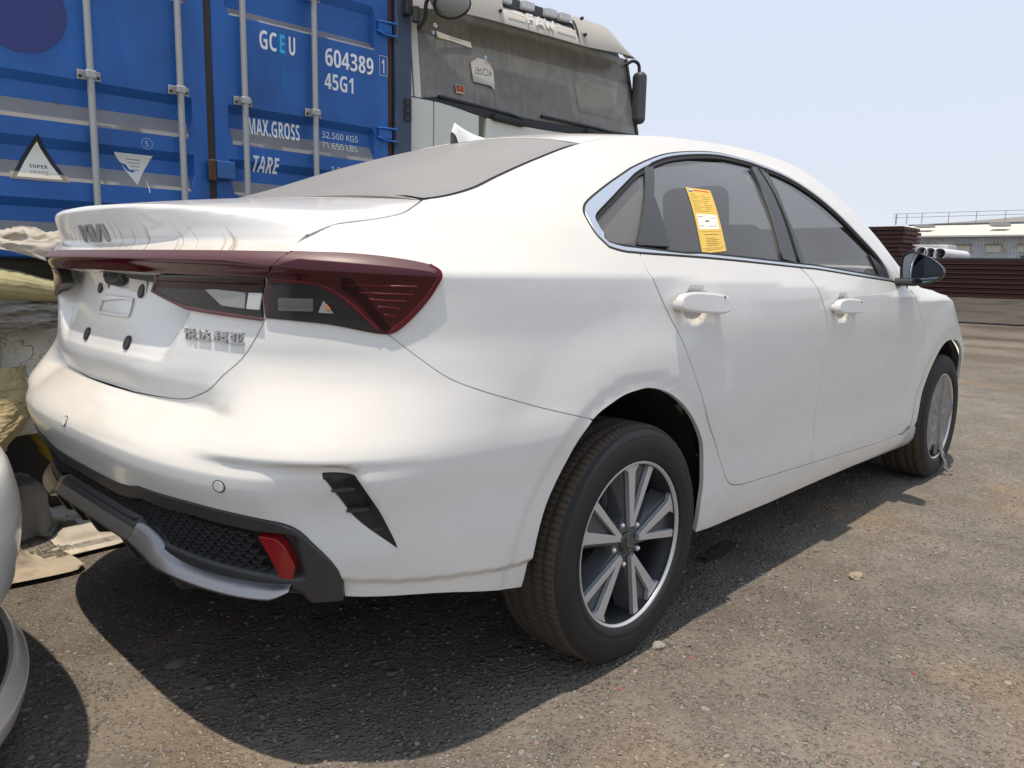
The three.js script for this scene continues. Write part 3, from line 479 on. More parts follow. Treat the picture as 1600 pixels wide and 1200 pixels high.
    poly(g, [[-.493, 1.556], [-.304, 1.556], [-.394, 1.398]], '#cfd0cb'); poly(g, [[-.466, 1.51], [-.435, 1.500], [-.420, 1.478], [-.39, 1.472], [-.405, 1.462], [-.43, 1.470]], '#1b4f93');
    g.fillStyle = '#4a4c4c'; for (let i = 0; i < 4; i++) g.fillRect(X2(-.435 + .01 * i), Y2(1.53 - i * .017), .07 * s2 - i * .012 * s2, 4);
    g.strokeStyle = 'rgba(190,205,225,.75)'; g.lineWidth = 3; g.beginPath(); g.arc(X2(-.338), Y2(1.612), .027 * s2, 0, 6.3); g.stroke(); word(g, '5', X2(-.348), Y2(1.598), .028 * s2, .018 * s2, '100px sans-serif', 'rgba(200,212,228,.8)');
    g.beginPath(); g.moveTo(X2(-.345), Y2(1.425)); g.lineTo(X2(-.335), Y2(1.365)); g.lineWidth = 6; g.strokeStyle = 'rgba(225,230,232,.8)'; g.stroke();
  }, 'warning_stickers', doors[1], 'black and white triangle stickers', .0035);
  part(doors[1], 'painted_patch', new THREE.CircleGeometry(.20, 48).translate(-.875, 2.155, .002), mat([.020, .032, .16], .55), 'dark purple disc painted over an old emblem');
}
function halve(g) { // splits every triangle in two along its longest edge, so that colours can vary inside big flats
  const p = g.attributes.position, P = [], N = [], n = g.attributes.normal; const v = (i) => [p.getX(i), p.getY(i), p.getZ(i)];
  for (let i = 0; i < p.count; i += 3) { let t = [v(i), v(i + 1), v(i + 2)]; const d = (a, b) => Math.hypot(a[0] - b[0], a[1] - b[1], a[2] - b[2]); const e = [d(t[0], t[1]), d(t[1], t[2]), d(t[2], t[0])]; const k = e.indexOf(Math.max(...e)); t = [t[k], t[(k + 1) % 3], t[(k + 2) % 3]]; const m = t[0].map((q, c) => (q + t[1][c]) / 2); P.push(...t[0], ...m, ...t[2], ...m, ...t[1], ...t[2]); for (let c = 0; c < 6; c++) N.push(n.getX(i), n.getY(i), n.getZ(i)); }
  const q = new THREE.BufferGeometry(); q.setAttribute('position', new THREE.Float32BufferAttribute(P, 3)); q.setAttribute('normal', new THREE.Float32BufferAttribute(N, 3)); return q;
}
{
  // lorry cab, its flat front turned 6 degrees towards the saloon
  const t = thing('lorry', 'pale grey-green lorry cab with dusty windscreen and sun visor, beside the container', 'lorry', [1.70, 0, -2.15], -6 * Math.PI / 180);
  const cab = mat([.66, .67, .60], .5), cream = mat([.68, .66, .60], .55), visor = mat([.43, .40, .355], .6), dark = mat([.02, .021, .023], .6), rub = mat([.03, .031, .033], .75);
  const lens = mat([.55, .56, .57], .25, { clearcoat: 1 });
  const W = 2.42;
  const face = (x) => -.02 - .04 * Math.pow((x - 1.2) / 1.2, 4);          // the front bows slightly
  const wz = (x, y) => face(x) - .08 * clamp((y - 2.1) / .7, 0, 1);
  const at = (x, y) => [x, y, wz(x, y)]; at.out = [0, 0, 1];
  const flat = (pts, m, name, o = {}, label) => { const g = panel(pts, at, { cell: [.06, .05], gap: .003, rim: .03, ...o }); return part(t, name, g, m, label); };
  part(t, 'cab_shell', merge([box(W - .08, 2.35, 1.9, 1.2, 1.62, -1.22, .04)]), cab);
  part(t, 'cab_roof', box(W - .2, .34, 1.5, 1.2, 2.77, -1.25, .12), cab);
  // lower front panels, their upper edge sweeping down from the corner
  const sweep = smooth([.205, 2.118, .34, 2.108, .565, 2.073, .9, 2.055, 1.3, 2.055, 1.8, 2.08, 2.18, 2.10], 4);
  flat(join([[.02, 1.2], [.20, 1.2]], [[.20, 2.118]], [[.02, 2.122]]), cab, 'corner_panel');
  flat(join([[.205, 1.2], [.575, 1.2]], [[.575, 2.072]], rev(sweep.filter(([x]) => x < .57)), [[.205, 2.118]]), cab, 'front_panel');
  flat(join([[.58, 1.2], [2.2, 1.2], [2.2, 2.098]], rev(sweep.filter(([x]) => x > .585))), cab, 'front_panel');
  flat([[.58, .55], [2.38, .55], [2.38, 1.19], [.02, 1.19], [.02, .55]], rub, 'front_grille');
  flat([[2.205, 1.2], [2.38, 1.2], [2.38, 2.12], [2.205, 2.11]], cab, 'corner_panel');
  part(t, 'front_bumper', box(2.4, .4, .3, 1.2, .42, -.12, .06), cab);
  // pillars and windscreen
  flat([[.005, 2.125], [.052, 2.125], [.050, 2.78], [.008, 2.78]], cream, 'door_pillar');
  flat([[.056, 2.125], [.108, 2.123], [.106, 2.78], [.054, 2.78]], cream, 'windscreen_pillar', { off: .006 });
  flat([[2.285, 2.12], [2.32, 2.12], [2.20, 2.76], [2.165, 2.76]], dark, 'windscreen_pillar');
  const glassTex = texture(512, 256, (u, v) => { const s = tiled(u, v * .12, 70, 3, 3), w = tiled(u, v, 9, 4, 5), band = v > .66 ? .86 : 1; const k = (.86 + .16 * (s - .5) + .2 * (w - .5)) * band; return [k, k * .985, k * .955]; }, true, false);
  glassTex.offset.set(-.11 / 2.18, -2.09 / .70); glassTex.repeat.set(1 / 2.18, 1 / .70);
  const screen = mat([.33, .33, .315], .25, { transmission: .22, thickness: 0, map: glassTex, specularIntensity: .8 });
  flat(join(smooth([.112, 2.125, .25, 2.115, .565, 2.078, .9, 2.06, 1.3, 2.06, 1.8, 2.085, 2.29, 2.11], 3), [[2.17, 2.76], [.110, 2.76]]), screen, 'windscreen', { off: -.010 }, 'windscreen dull with dust and dried runs');
  flat(join(smooth([.112, 2.125, .25, 2.115, .565, 2.078, .9, 2.06, 1.3, 2.06, 1.8, 2.085, 2.25, 2.105], 3), rev(smooth([.24, 2.150, .6, 2.128, 1.0, 2.112, 1.4, 2.115, 1.8, 2.135, 2.24, 2.15], 3))), dark, 'windscreen_border', { off: .003, gap: 0, rim: .002 });
  flat([[.01, 2.765], [2.12, 2.765], [2.0, 2.90], [.05, 2.95]], dark, 'visor_dark_panel', { off: -.02 });  // dark panel added over the pale cab, so the gap under the visor looks dark
  part(t, 'cab_interior', merge([box(2.1, .5, .7, 1.2, 2.1, -.75), box(.5, .6, .2, .6, 2.4, -1.0, .05), box(.5, .6, .2, 1.8, 2.4, -1.0, .05)]), rub);
  // papers and stickers behind the glass
  const stick = (x0, y0, w, h, tex, name, label, rot = 0) => { const q = at(x0 + w / 2, y0 + h / 2); return part(t, name, turned(new THREE.PlaneGeometry(w, h), -.18, 0, rot).translate(q[0], q[1], q[2] + .002), mat([1, 1, 1], .7, { map: tex, transparent: true }), label); };
  stick(.515, 2.262, .215, .215, drawn(256, 256, (g) => { g.fillStyle = '#b5b3aa'; g.beginPath(); g.moveTo(10, 60); g.lineTo(90, 6); g.lineTo(180, 4); g.lineTo(248, 80); g.lineTo(246, 250); g.lineTo(200, 222); g.lineTo(20, 216); g.fill(); g.strokeStyle = '#3e3f40'; g.lineWidth = 6; const L = (a) => { g.beginPath(); a.forEach(([x, y], i) => i ? g.lineTo(x, y) : g.moveTo(x, y)); g.stroke(); }; L([[85, 84], [85, 140]]); L([[62, 92], [62, 112], [108, 112], [108, 92]]); L([[54, 118], [54, 140], [116, 140], [116, 118]]); L([[136, 92], [136, 140], [188, 140], [188, 92], [136, 92]]); L([[212, 96], [212, 142]]); L([[204, 108], [226, 104]]); L([[206, 122], [228, 118]]); }), 'paper_notice', 'white paper handwritten in black');
  stick(.382, 2.196, .075, .062, drawn(128, 96, (g) => { g.fillStyle = '#a8a49a'; g.fillRect(0, 0, 128, 96); g.fillStyle = '#a1402f'; g.fillRect(10, 8, 108, 66); g.fillStyle = '#c79b4d'; g.fillRect(24, 76, 80, 12); g.fillStyle = '#d0a057'; g.fillRect(56, 26, 16, 16); }), 'windscreen_sticker', 'small red inspection sticker');
  stick(.245, 2.528, .30, .052, drawn(256, 48, (g) => { g.fillStyle = '#c6c4ba'; g.beginPath(); g.moveTo(2, 2); g.lineTo(120, 10); g.lineTo(250, 8); g.lineTo(254, 46); g.lineTo(120, 38); g.lineTo(4, 42); g.fill(); g.fillStyle = '#8b8a84'; g.fillRect(90, 18, 90, 5); }), 'paper_strip', 'narrow strip of white paper', -.04);
  stick(.232, 2.605, .034, .032, drawn(64, 64, (g) => { g.fillStyle = '#d3d3cd'; g.beginPath(); g.arc(32, 32, 30, 0, 7); g.fill(); g.fillStyle = '#666'; g.fillRect(18, 20, 28, 8); g.fillRect(16, 34, 32, 8); }), 'round_sticker', 'small round white sticker');
  for (const [x, y] of [[.212, 2.553], [.640, 2.468]]) stick(x, y, .034, .034, drawn(64, 64, (g) => { g.fillStyle = '#8fb6d9'; for (let i = 0; i < 6; i++) { g.save(); g.translate(32, 32); g.rotate(i * Math.PI / 3); g.fillRect(-7, -30, 14, 30); g.restore(); } }), 'tape_star', 'scrap of pale blue tape');
  stick(1.53, 2.22, .50, .30, drawn(256, 160, (g) => { g.fillStyle = 'rgba(150,150,142,.42)'; g.beginPath(); g.moveTo(6, 40); g.lineTo(60, 8); g.lineTo(250, 22); g.lineTo(240, 150); g.lineTo(20, 146); g.fill(); }), 'sun_shade', 'pale board propped behind the glass');
  // wipers
  const wiper = (a, b, c, pivot) => { const w = part(t, 'wiper_blade', tube([a, b], .011, 8, 6), dark); part(w, 'wiper_arm', merge([tube([b, [(b[0] + c[0]) / 2, (b[1] + c[1]) / 2 + .01, b[2] + .03], c], .009, 10, 6)]), dark); part(w, 'wiper_housing', turned(new RoundedBoxGeometry(.30, .050, .06, 3, .022), 0, 0, -.05).translate(...pivot), rub); };
  wiper([.235, 2.152, -.03], [.86, 2.118, -.02], [1.01, 2.052, -.0], [.83, 2.072, -.01]);
  wiper([1.16, 2.148, -.02], [1.78, 2.135, -.02], [1.95, 2.085, -.0], [1.78, 2.090, -.01]);
  // sun visor: a bowed shell in three sections
  const shell = (x0, x1, top) => { const P = [], id = [], n = 16, m = 6; for (let i = 0; i <= n; i++) { const x = mix(x0, x1, i / n), e = Math.pow(Math.abs((x - 1.12) / 1.13), 5), out = .15 - .13 * e; for (let j = 0; j <= m; j++) { const k = j / m; const ty = top(x), by = 2.672 + .05 * sstep(1.4, 2.2, x) - .02 * e; P.push(x, mix(by, ty, k), out - .10 * k * k - .02); } } for (let i = 0; i < n; i++) for (let j = 0; j < m; j++) { const A = i * (m + 1) + j, B = A + m + 1; id.push(A, B, A + 1, A + 1, B, B + 1); } const g = new THREE.BufferGeometry(); g.setAttribute('position', new THREE.Float32BufferAttribute(P, 3)); g.setIndex(id); g.computeVertexNormals(); const q = g.clone(); q.translate(0, .004, -.03); return merge([g, q]); };
  const v1 = part(t, 'sun_visor', shell(-.02, .66, (x) => 2.98 - .1 * sstep(.1, -.05, x)), visor), v2 = part(t, 'sun_visor', shell(.665, 1.385, () => 2.815), mat([.48, .45, .40], .6)), v3 = part(t, 'sun_visor', shell(1.39, 2.13, (x) => 2.90 - .16 * sstep(1.75, 2.13, x)), visor);
  const vz = (x) => .15 - .13 * Math.pow(Math.abs((x - 1.12) / 1.13), 5) - .035;
  for (const [p, x, y] of [[v1, .63, 2.745], [v3, 1.45, 2.755], [v3, 1.41, 2.862], [v1, .30, 2.73]]) part(p, 'visor_screw', turned(new THREE.CylinderGeometry(.011, .013, .02, 10), Math.PI / 2).translate(x, y, vz(x) + .012), dark);
  const letter = (g, w) => merge(g.map(([a, b, c, d]) => slab(stroke(a, b, c, d, w), .006)));
  const raised = mat([.75, .73, .68], .55);
  const let3 = [[[.0, .0, .0, .06], [0, .055, .045, .055], [0, .03, .038, .03]], [[0, 0, .03, .06], [.03, .06, .06, 0], [.014, .018, .046, .018]], [[0, .06, .016, 0], [.016, 0, .034, .05], [.034, .05, .052, 0], [.052, 0, .068, .06]]];
  let lx = .885; let3.forEach((g, i) => { const q = letter(g, .012); q.scale(1.25, 1.25, 1); q.rotateX(-.35); q.translate(lx, 2.716, vz(1.0) + .012); part(v2, 'visor_letter', q, raised); lx += [.076, .090, .1][i]; });
  for (const [a, b] of [[.70, .86], [1.16, 1.35]]) part(v2, 'visor_line', box(b - a, .010, .006).rotateX(-.35).translate((a + b) / 2, 2.757, vz(1.0) + .008), raised);
  for (const x of [.76, .97, 1.19, 1.33]) { const l = part(t, 'marker_lamp', box(.11, .06, .08, x - .02, 2.868, .02, .012), lens); }
  part(t, 'lamp_rail', box(.75, .075, .06, 1.02, 2.862, -.012, .01), mat([.05, .055, .06], .6));
  // mirrors
  const bowl = new THREE.SphereGeometry(.135, 28, 14, 0, Math.PI * 2, 0, Math.PI * .62).rotateX(2.2).scale(1, .62, .8); part(t, 'kerb_mirror', bowl.translate(.115, 2.665, .26), mat([.30, .31, .31], .5), 'grey bowl of the front kerb mirror');
  part(t, 'mirror_lip', turned(new THREE.TorusGeometry(.125, .010, 8, 36), .62, 0, 0).scale(1, .62, 1).translate(.115, 2.635, .285), dark);
  part(t, 'mirror_arm', merge([tube([[.01, 2.515, .06], [.022, 2.57, .12], [.01, 2.66, .16], [.05, 2.71, .2], [.12, 2.70, .25]], .013, 24, 8)]), dark);
  part(t, 'arm_bracket', merge([new THREE.CylinderGeometry(.022, .026, .09, 12).translate(-.005, 2.60, .06)]), rub); part(t, 'door_mirror_bracket', merge([box(.05, .10, .06, -.05, 2.64, .03, .01)]), dark);
  part(t, 'door_mirror', merge([new RoundedBoxGeometry(.10, .42, .12, 4, .045).translate(2.285, 2.45, -.05)]), mat([.055, .06, .066], .5), 'tall dark mirror on the far side'); part(t, 'kerb_view_mirror', new RoundedBoxGeometry(.12, .20, .12, 4, .05).translate(2.355, 2.05, -.04), mat([.055, .06, .066], .5));
  part(t, 'mirror_arm', tube([[2.15, 2.70, -.10], [2.20, 2.735, -.06], [2.26, 2.72, -.05], [2.28, 2.64, -.05]], .014, 20, 8), dark);
  // side step gear in the gap by the container
  part(t, 'door_step', merge([box(.07, 1.9, .5, -.03, 1.1, -.35, .01), box(.05, .04, .3, -.03, 2.07, -.14), box(.05, .04, .3, -.03, 2.02, -.14), box(.05, .04, .3, -.03, 1.97, -.14)]), rub);
  for (const x of [.25, 2.15]) part(t, 'wheel', turned(new THREE.CylinderGeometry(.5, .5, .3, 40), 0, 0, Math.PI / 2).translate(x, .5, -1.2), rub);
}
// ---- steel stacks across the yard
const rusty = mat([1, 1, 1], .85, { vertexColors: true });
const rustTone = (seedK) => (x, y, z, nx, ny, nz) => { const n = .8 + .5 * fbm(z * .6, y * 2.5, seedK, 4); return [.105 * n, .048 * n, .037 * n]; };
function stack(name, label, x, z0, z1, layers, h, depth, turn, ragged) {
  const t = thing(name, label, 'steel stack', [x, 0, 0], turn), len = z1 - z0;
  for (let i = 0; i < layers; i++) {
    const a = z0 + rr(-.15, .15) * ragged, b = z1 + rr(-.16, .2) * ragged, lip = .0 + .02 * rnd();
    const one = [box(depth, h * .62, b - a, depth / 2, i * h + h * .40, (a + b) / 2), box(depth, .03, b - a + .04, depth / 2 - .07 - lip, i * h + .05, (a + b) / 2), box(depth, .03, b - a, depth / 2 - .05, i * h + h * .78, (a + b) / 2), box(depth - .3, h, b - a - .3, depth / 2 + .1, i * h + h / 2, (a + b) / 2)];
    part(t, 'steel_section', colored(merge(one), rustTone(i * 3.7 + x)), rusty);
  }
  return t;
}
stack('steel_stack', 'long low stack of dark red-brown steel sections along the far side of the yard', 45, -13.6, 14, 8, .245, 3, .02, .6);
{
  const t = scene.children[scene.children.length - 1]; part(t, 'steel_plate', box(1.4, .10, 7.0, .9, 2.02, -10.0), mat([.03, .032, .036], .7), 'dark plate on top');
}
stack('steel_stack', 'tall ragged-ended stack of rusty steel sections behind the bonnet', 46.5, -24, -13.15, 16, .245, 3, 0, 1);
{
  // pale pipes lying on the stacks by the mirror
  const pipe = new THREE.CylinderGeometry(.30, .30, 5, 20, 1, true).rotateZ(Math.PI / 2), pm = mat([.62, .63, .62], .5, { side: THREE.DoubleSide });
  [[-11.45, 2.35], [-10.95, 2.32], [-11.9, 2.4]].forEach(([z, y], i) => { const g = merge([pipe.clone(), turned(new THREE.TorusGeometry(.30, .03, 8, 20), 0, Math.PI / 2).translate(-2.5, 0, 0), new THREE.CylinderGeometry(.27, .27, 4.9, 20, 1, true).rotateZ(Math.PI / 2)]); single('steel_pipe', g.translate(48.6, y, z), pm, ['pale pipe end in the middle of the three beside the mirror', 'rightmost pale pipe end lying on the low steel stack', 'leftmost pale pipe end, close to the mirror tip'][i], 'pipe', 'pale pipes lying on the steel stack'); });
  const van = thing('white_crate', 'long white crate lying behind the mirror, in front of the shed', 'crate', [52, 0, 0]);
  part(van, 'crate_body', box(2, .9, 3.4, 0, 2.55, -13.6, .04), mat([.66, .66, .64], .6)); part(van, 'crate_base', box(2.1, 2.1, 3.4, 0, 1.05, -13.6), mat([.10, .06, .05], .9));
}
{
  // warehouse
  const t = thing('warehouse', 'long pale warehouse with corrugated walls and a cream roof on the horizon', 'warehouse', [90, 0, 0], .0);
  const corr = texture(512, 128, (u, v) => { const s = .5 + .5 * Math.sin(u * Math.PI * 2 * 24); const n = tiled(u, v, 20, 3, 4), r = sstep(.60, .78, tiled(u, v * .3, 26, 3, 8)); const k = .80 + .10 * (s - .5) + .18 * (n - .5); return [k * mix(1, .93, r), k * mix(1.0, .84, r), k * mix(1.0, .72, r)]; });
  corr.repeat.set(1 / 7, 1 / 5.5);
  const wallG = new THREE.PlaneGeometry(80, 5.45).rotateY(-Math.PI / 2).translate(0, 2.725, 5); { const u = wallG.attributes.uv; for (let i = 0; i < u.count; i++) u.setXY(i, u.getX(i) * 80, u.getY(i) * 5.45); }
  part(t, 'wall', merge([wallG]), mat([.66, .70, .70], .8, { map: corr }));
  part(t, 'end_wall', box(30, 5.4, .2, 15.1, 2.7, -35), mat([.5, .53, .53], .8));
  const roofPts = (z) => [[-.6, 5.35, z], [12, 7.2, z]];
  const rp = [], ri = []; for (let k = 0; k <= 80; k++) { const z = -36 + k * 1.02; for (const [a, b, c] of roofPts(z)) rp.push(a, b + .05 * noise(k * .7, a), c); } for (let k = 0; k < 80; k++) { const A = k * 2; ri.push(A, A + 2, A + 1, A + 1, A + 2, A + 3); }
  const rg = new THREE.BufferGeometry(); rg.setAttribute('position', new THREE.Float32BufferAttribute(rp, 3)); rg.setIndex(ri); const rgn = rg.toNonIndexed(); rgn.computeVertexNormals(); part(t, 'roof', rgn, mat([.60, .55, .46], .9));
  part(t, 'eaves', box(.3, .16, 81, -.5, 5.33, 5), mat([.5, .52, .5], .8));
  for (const [z, h] of [[-18.6, .35], [-13.8, .38], [-26, .3], [-5, .4]]) part(t, 'roof_vent', box(2.0, h, 1.6, 5, 6.75, z), mat([.28, .29, .29], .8));
  [-27, -23.85, -20.7, -17.9, -15.1, -11.5, -8].forEach((z) => { const w = part(t, 'window', box(.12, .75, 1.35, -.06, 4.05, z), mat([.52, .48, .40], .85)); part(w, 'window_hood', box(.3, .09, 1.5, -.16, 4.47, z), mat([.22, .15, .10], .9)); });
  part(t, 'louvre', box(.15, .7, 2.4, -.1, 3.0, -14.2), mat([.08, .085, .085], .8));
}
{
  const t = thing('gangway_building', 'grey flat-topped shed with a railed walkway showing above the warehouse roof', 'shed', [112, 0, 0]);
  const P = [], id = []; for (let i = 0; i <= 40; i++) { const z = -33 + i * 1.8, y = 8.0 + 1.0 * sstep(-33, -12, z); P.push(0, y, z, 0, 6, z, 14, y + .3, z); } for (let i = 0; i < 40; i++) { const A = i * 3, B = A + 3; id.push(A, B, A + 1, A + 1, B, B + 1, A, A + 2, B, B, A + 2, B + 2); } const g = new THREE.BufferGeometry(); g.setAttribute('position', new THREE.Float32BufferAttribute(P, 3)); g.setIndex(id); g.computeVertexNormals(); part(t, 'roof', g, mat([.26, .26, .26], .8));
  part(t, 'shed_wall', box(14, 6, 70, 7.4, 3, 2.5), mat([.3, .31, .3], .8));
  for (let i = 0; i < 15; i++) part(t, 'rail_post', box(.07, 1.5, .07, -.3, 8.75, -34.5 + i * 3.2), mat([.34, .35, .35], .7)); part(t, 'railing', merge([box(.06, .06, 56, -.3, 9.45, -7), box(.06, .06, 56, -.3, 8.95, -7)]), mat([.34, .35, .35], .7));
  part(t, 'railing_end', merge([box(.1, 1.4, .1, -.3, 8.7, -34.6), box(.1, 1.4, .1, -.3, 8.7, -33.2)]), mat([.5, .5, .48], .7));
}
// ---------------------------------------------------------------- the white saloon
const dustTint = (amount = 1) => (x, y, z, nx, ny, nz) => {      // settled dust: thick on what faces up, patchy
  const up = Math.pow(clamp(ny, 0, 1), .8), n = .95 + .12 * fbm(x * 3.1, y * 3.1, z * 3.1, 3) + .10 * noise(x * 23, y * 23, z * 23);
  const low = .16 * sstep(.55, .22, y) * (.6 + .8 * Math.abs(noise(x * 5, y * 5, z * 5)));
  const k = clamp((.015 + .70 * up) * n * amount + low, 0, .75);
  return [mix(.80, .68, k), mix(.82, .60, k), mix(.815, .48, k)];
};
const paintCoat = { clearcoat: .85, clearcoatRoughness: .11, vertexColors: true };
const smear = texture(1024, 512, (u, v) => {        // fine streaks and wiped patches in the dust, 2.4 m long
  const a = tiled(u, v, 24, 4, 3), b = tiled(u * 1, v, 7, 3, 9), s = tiled(u, v, 6, 2, 5), l = tiled(v * 1, u, 90, 2, 4);
  const k = .975 + .035 * (a - .5) + .02 * (b - .5) - .035 * sstep(.56, .72, s) * l; return [k, k * .995, k * .985];
});
smear.repeat.set(1 / 2.4, 1 / 1.2);
const M = {
  paint: mat([1, 1, 1], .42, { ...paintCoat, map: smear }),
  black: mat([.018, .018, .019], .45), gloss: mat([.012, .012, .013], .12, { clearcoat: 1, clearcoatRoughness: .05 }),
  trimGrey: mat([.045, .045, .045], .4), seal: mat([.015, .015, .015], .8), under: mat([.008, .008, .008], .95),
  chrome: mat([.80, .80, .80], .34, { metalness: 1 }), satin: mat([.27, .27, .27], .28, { metalness: .9 }), dullChrome: mat([.42, .42, .43], .42, { metalness: .7 }),
  glass: mat([.56, .545, .51], .04, { transmission: .87, thickness: 0, ior: 1.5, specularIntensity: .8 }),
  dustGlass: mat([.30, .285, .262], .38, { transmission: .05, thickness: 0, ior: 1.45, specularIntensity: .7, map: smear }),
  screen: mat([.5, .52, .52], .05, { transmission: .6, thickness: 0 }),
  red: mat([.046, .003, .006], .09, { specularIntensity: .9 }), redDust: mat([.095, .030, .031], .45, { clearcoat: .2, clearcoatRoughness: .4 }),
  smoked: mat([.013, .013, .015], .14, { specularIntensity: .8 }), glowRed: mat([.10, .004, .007], .25, { specularIntensity: .7 }), darkRed: mat([.018, .0015, .003], .12, { specularIntensity: .5 }),
  clear: mat([.26, .265, .27], .15, { clearcoat: .5 }), clearBright: mat([.50, .51, .52], .2, { clearcoat: .6 }), amber: mat([.5, .16, .02], .3, { clearcoat: .6 }),
  reflector: mat([.30, .008, .012], .22, { clearcoat: .7 }),
  cloth: mat([.03, .03, .032], .95), lining: mat([.30, .29, .27], .95), plastic: mat([.035, .035, .037], .7),
  tyre: mat([.0115, .0115, .012], .7), tread: mat([.075, .056, .040], .95), rimDark: mat([.085, .09, .096], .4, { metalness: .35, clearcoat: .4 }), machined: mat([.60, .60, .60], .34, { metalness: .5 }),
  barrel: mat([.022, .023, .025], .5, { metalness: .3 }), brake: mat([.33, .33, .34], .38, { metalness: .9 }), film: mat([.33, .33, .33], .3, { transmission: .55, thickness: 0, clearcoat: .4 }),
  mirrorGlass: mat([.20, .23, .27], .06, { metalness: 1 }),
};
const S = (k, per = 6) => smooth(T[k], per), pt = (k, i) => [T[k][i * 2], T[k][i * 2 + 1]];
const last = (k) => T[k].slice(-2);
const toWrap = (l) => l.map(([x, y]) => wrapOf(sideAt(x, y)));
const toSide = (l) => l.map(([s, y]) => wrapAt(s, y).slice(0, 2));

// boot lid: chart v is height on the tail face and runs on over the lip onto the deck
const lipY = curve([0, 1.134, .25, 1.131, .467, 1.123, .525, 1.116, .606, 1.104, .65, 1.093, .679, 1.0735, .69, 1.0665]);
const LID_END = .685, LID_RUN = .42;
const seam3 = (u) => { const x = mix(SEAM0, -.481, u); const y = seamY(x); return [x, y, sideZ(x, y)]; };
const seamY = curve(T.lidUp), SEAM0 = wrapAt(LID_END, lipY(LID_END))[0];
function lidRaw(s, v) {
  const a = Math.min(Math.abs(s), LID_END), ly = lipY(a);
  if (v <= ly) return wrapAt(s, v);
  if (Math.abs(s) > LID_END) { const g = s < 0 ? -1 : 1, p = lidRaw(g * LID_END, v), q = lidRaw(g * (LID_END - .004), v), k = (Math.abs(s) - LID_END) / .004; return p.map((c, i) => c + (c - q[i]) * k); }
  const u = Math.min(1, (v - ly) / LID_RUN), k = a / LID_END, R = wrapAt(a, ly), E0 = seam3(0), Eu = seam3(u), R1 = wrapAt(LID_END, lipY(LID_END));
  const zr = Math.abs(R[2]), zg = k * .600, xg = -.61 + .129 * k * k, yg = 1.178 - .017 * k * k, w = Math.pow(k, 5);
  const bow = (yg - ly) * (1.25 * u - .25 * u * u);
  let x = mix(R[0], xg, u), y = ly + bow, z = mix(zr, zg, u);
  x += (Eu[0] - mix(R1[0], -.481, u)) * w; z += (Eu[2] - mix(Math.abs(R1[2]), .6, u)) * w;
  y += (Eu[1] - (lipY(LID_END) + (1.161 - lipY(LID_END)) * (1.25 * u - .25 * u * u))) * w;
  return [x, y, (s < 0 ? -1 : 1) * z];
}
function lidAt(s, v) {
  const d = Math.abs(v - lipY(Math.min(Math.abs(s), LID_END)));
  if (d > .03) return lidRaw(s, v);
  const h = .011 * (1 - d / .03) * (1 - Math.pow(Math.min(1, Math.abs(s) / LID_END), 6)), a = lidRaw(s, v - h), b = lidRaw(s, v), c = lidRaw(s, v + h);
  return [0, 1, 2].map((i) => .3 * a[i] + .4 * b[i] + .3 * c[i]);
}
function plateRib(s, y) { return 0; }

// front end chart, like the wrap chart but round the nose
const FRONT_L = 1.3;
function frontAt(s, y) {
  const sg = s < 0 ? -1 : 1; s = Math.abs(s); const tip = noseX(y) + frontDetail(y);
  if (s > FRONT_L) { const x = tip - .7 - (s - FRONT_L); return [x, y, sg * sideRaw(x, y)]; }
  const a = (1 - s / FRONT_L) * Math.PI / 2, n = 2.3, r = Math.pow(Math.pow(Math.sin(a), n) + Math.pow(Math.cos(a), n), -1 / n), x = tip - .7 + .7 * r * Math.sin(a);
  return [x, y, sg * sideRaw(Math.min(x, 3.1), y) * r * Math.cos(a)];
}
const frontDetail = curve([.1, .01, .16, .02, .2, .0, .24, -.03, .34, -.03, .40, -.005, .5, 0, 1, 0]);
function frontOf(x, y) { const tip = noseX(y) + frontDetail(y), u = (x - tip + .7) / .7; if (u <= 0) return [FRONT_L - u * .7, y]; const f = Math.pow(Math.max(0, 1 - Math.pow(Math.min(u, 1), 2.3)), 1 / 2.3); return [(1 - Math.atan2(u, f) / (Math.PI / 2)) * FRONT_L, y]; }

const both = (car, name, g, m, label) => { part(car, name, g, m, label); return part(car, name, mirrorZ(g), m, label); };
const bothIn = (pair, name, g, m) => { part(pair[0], name, g, m); part(pair[1], name, mirrorZ(g), m); };

function emblemStrokes(w, h) {                    // slanted joined letters of the maker's badge
  const t = .105; const S2 = [
    [[.0, .14], [.0, 1], [.085, 1], [.085, 0], [.05, 0]],
    [[.105, .28], [.105, .50], [.285, 1], [.385, 1]],
    [[.205, .50], [.265, .68], [.40, 0], [.305, 0]],
    [[.45, 1], [.45, 0], [.535, 0], [.535, 1]],
    [[.55, 0], [.55, .20], [.80, 1], [.895, 1], [.63, 0]],
    [[.915, 1], [.915, 0], [.95, 0], [1, .14], [1, 1]],
  ];
  return S2.map((p) => p.map(([x, y]) => [(x - .5) * w, (y - .5) * h]));
}
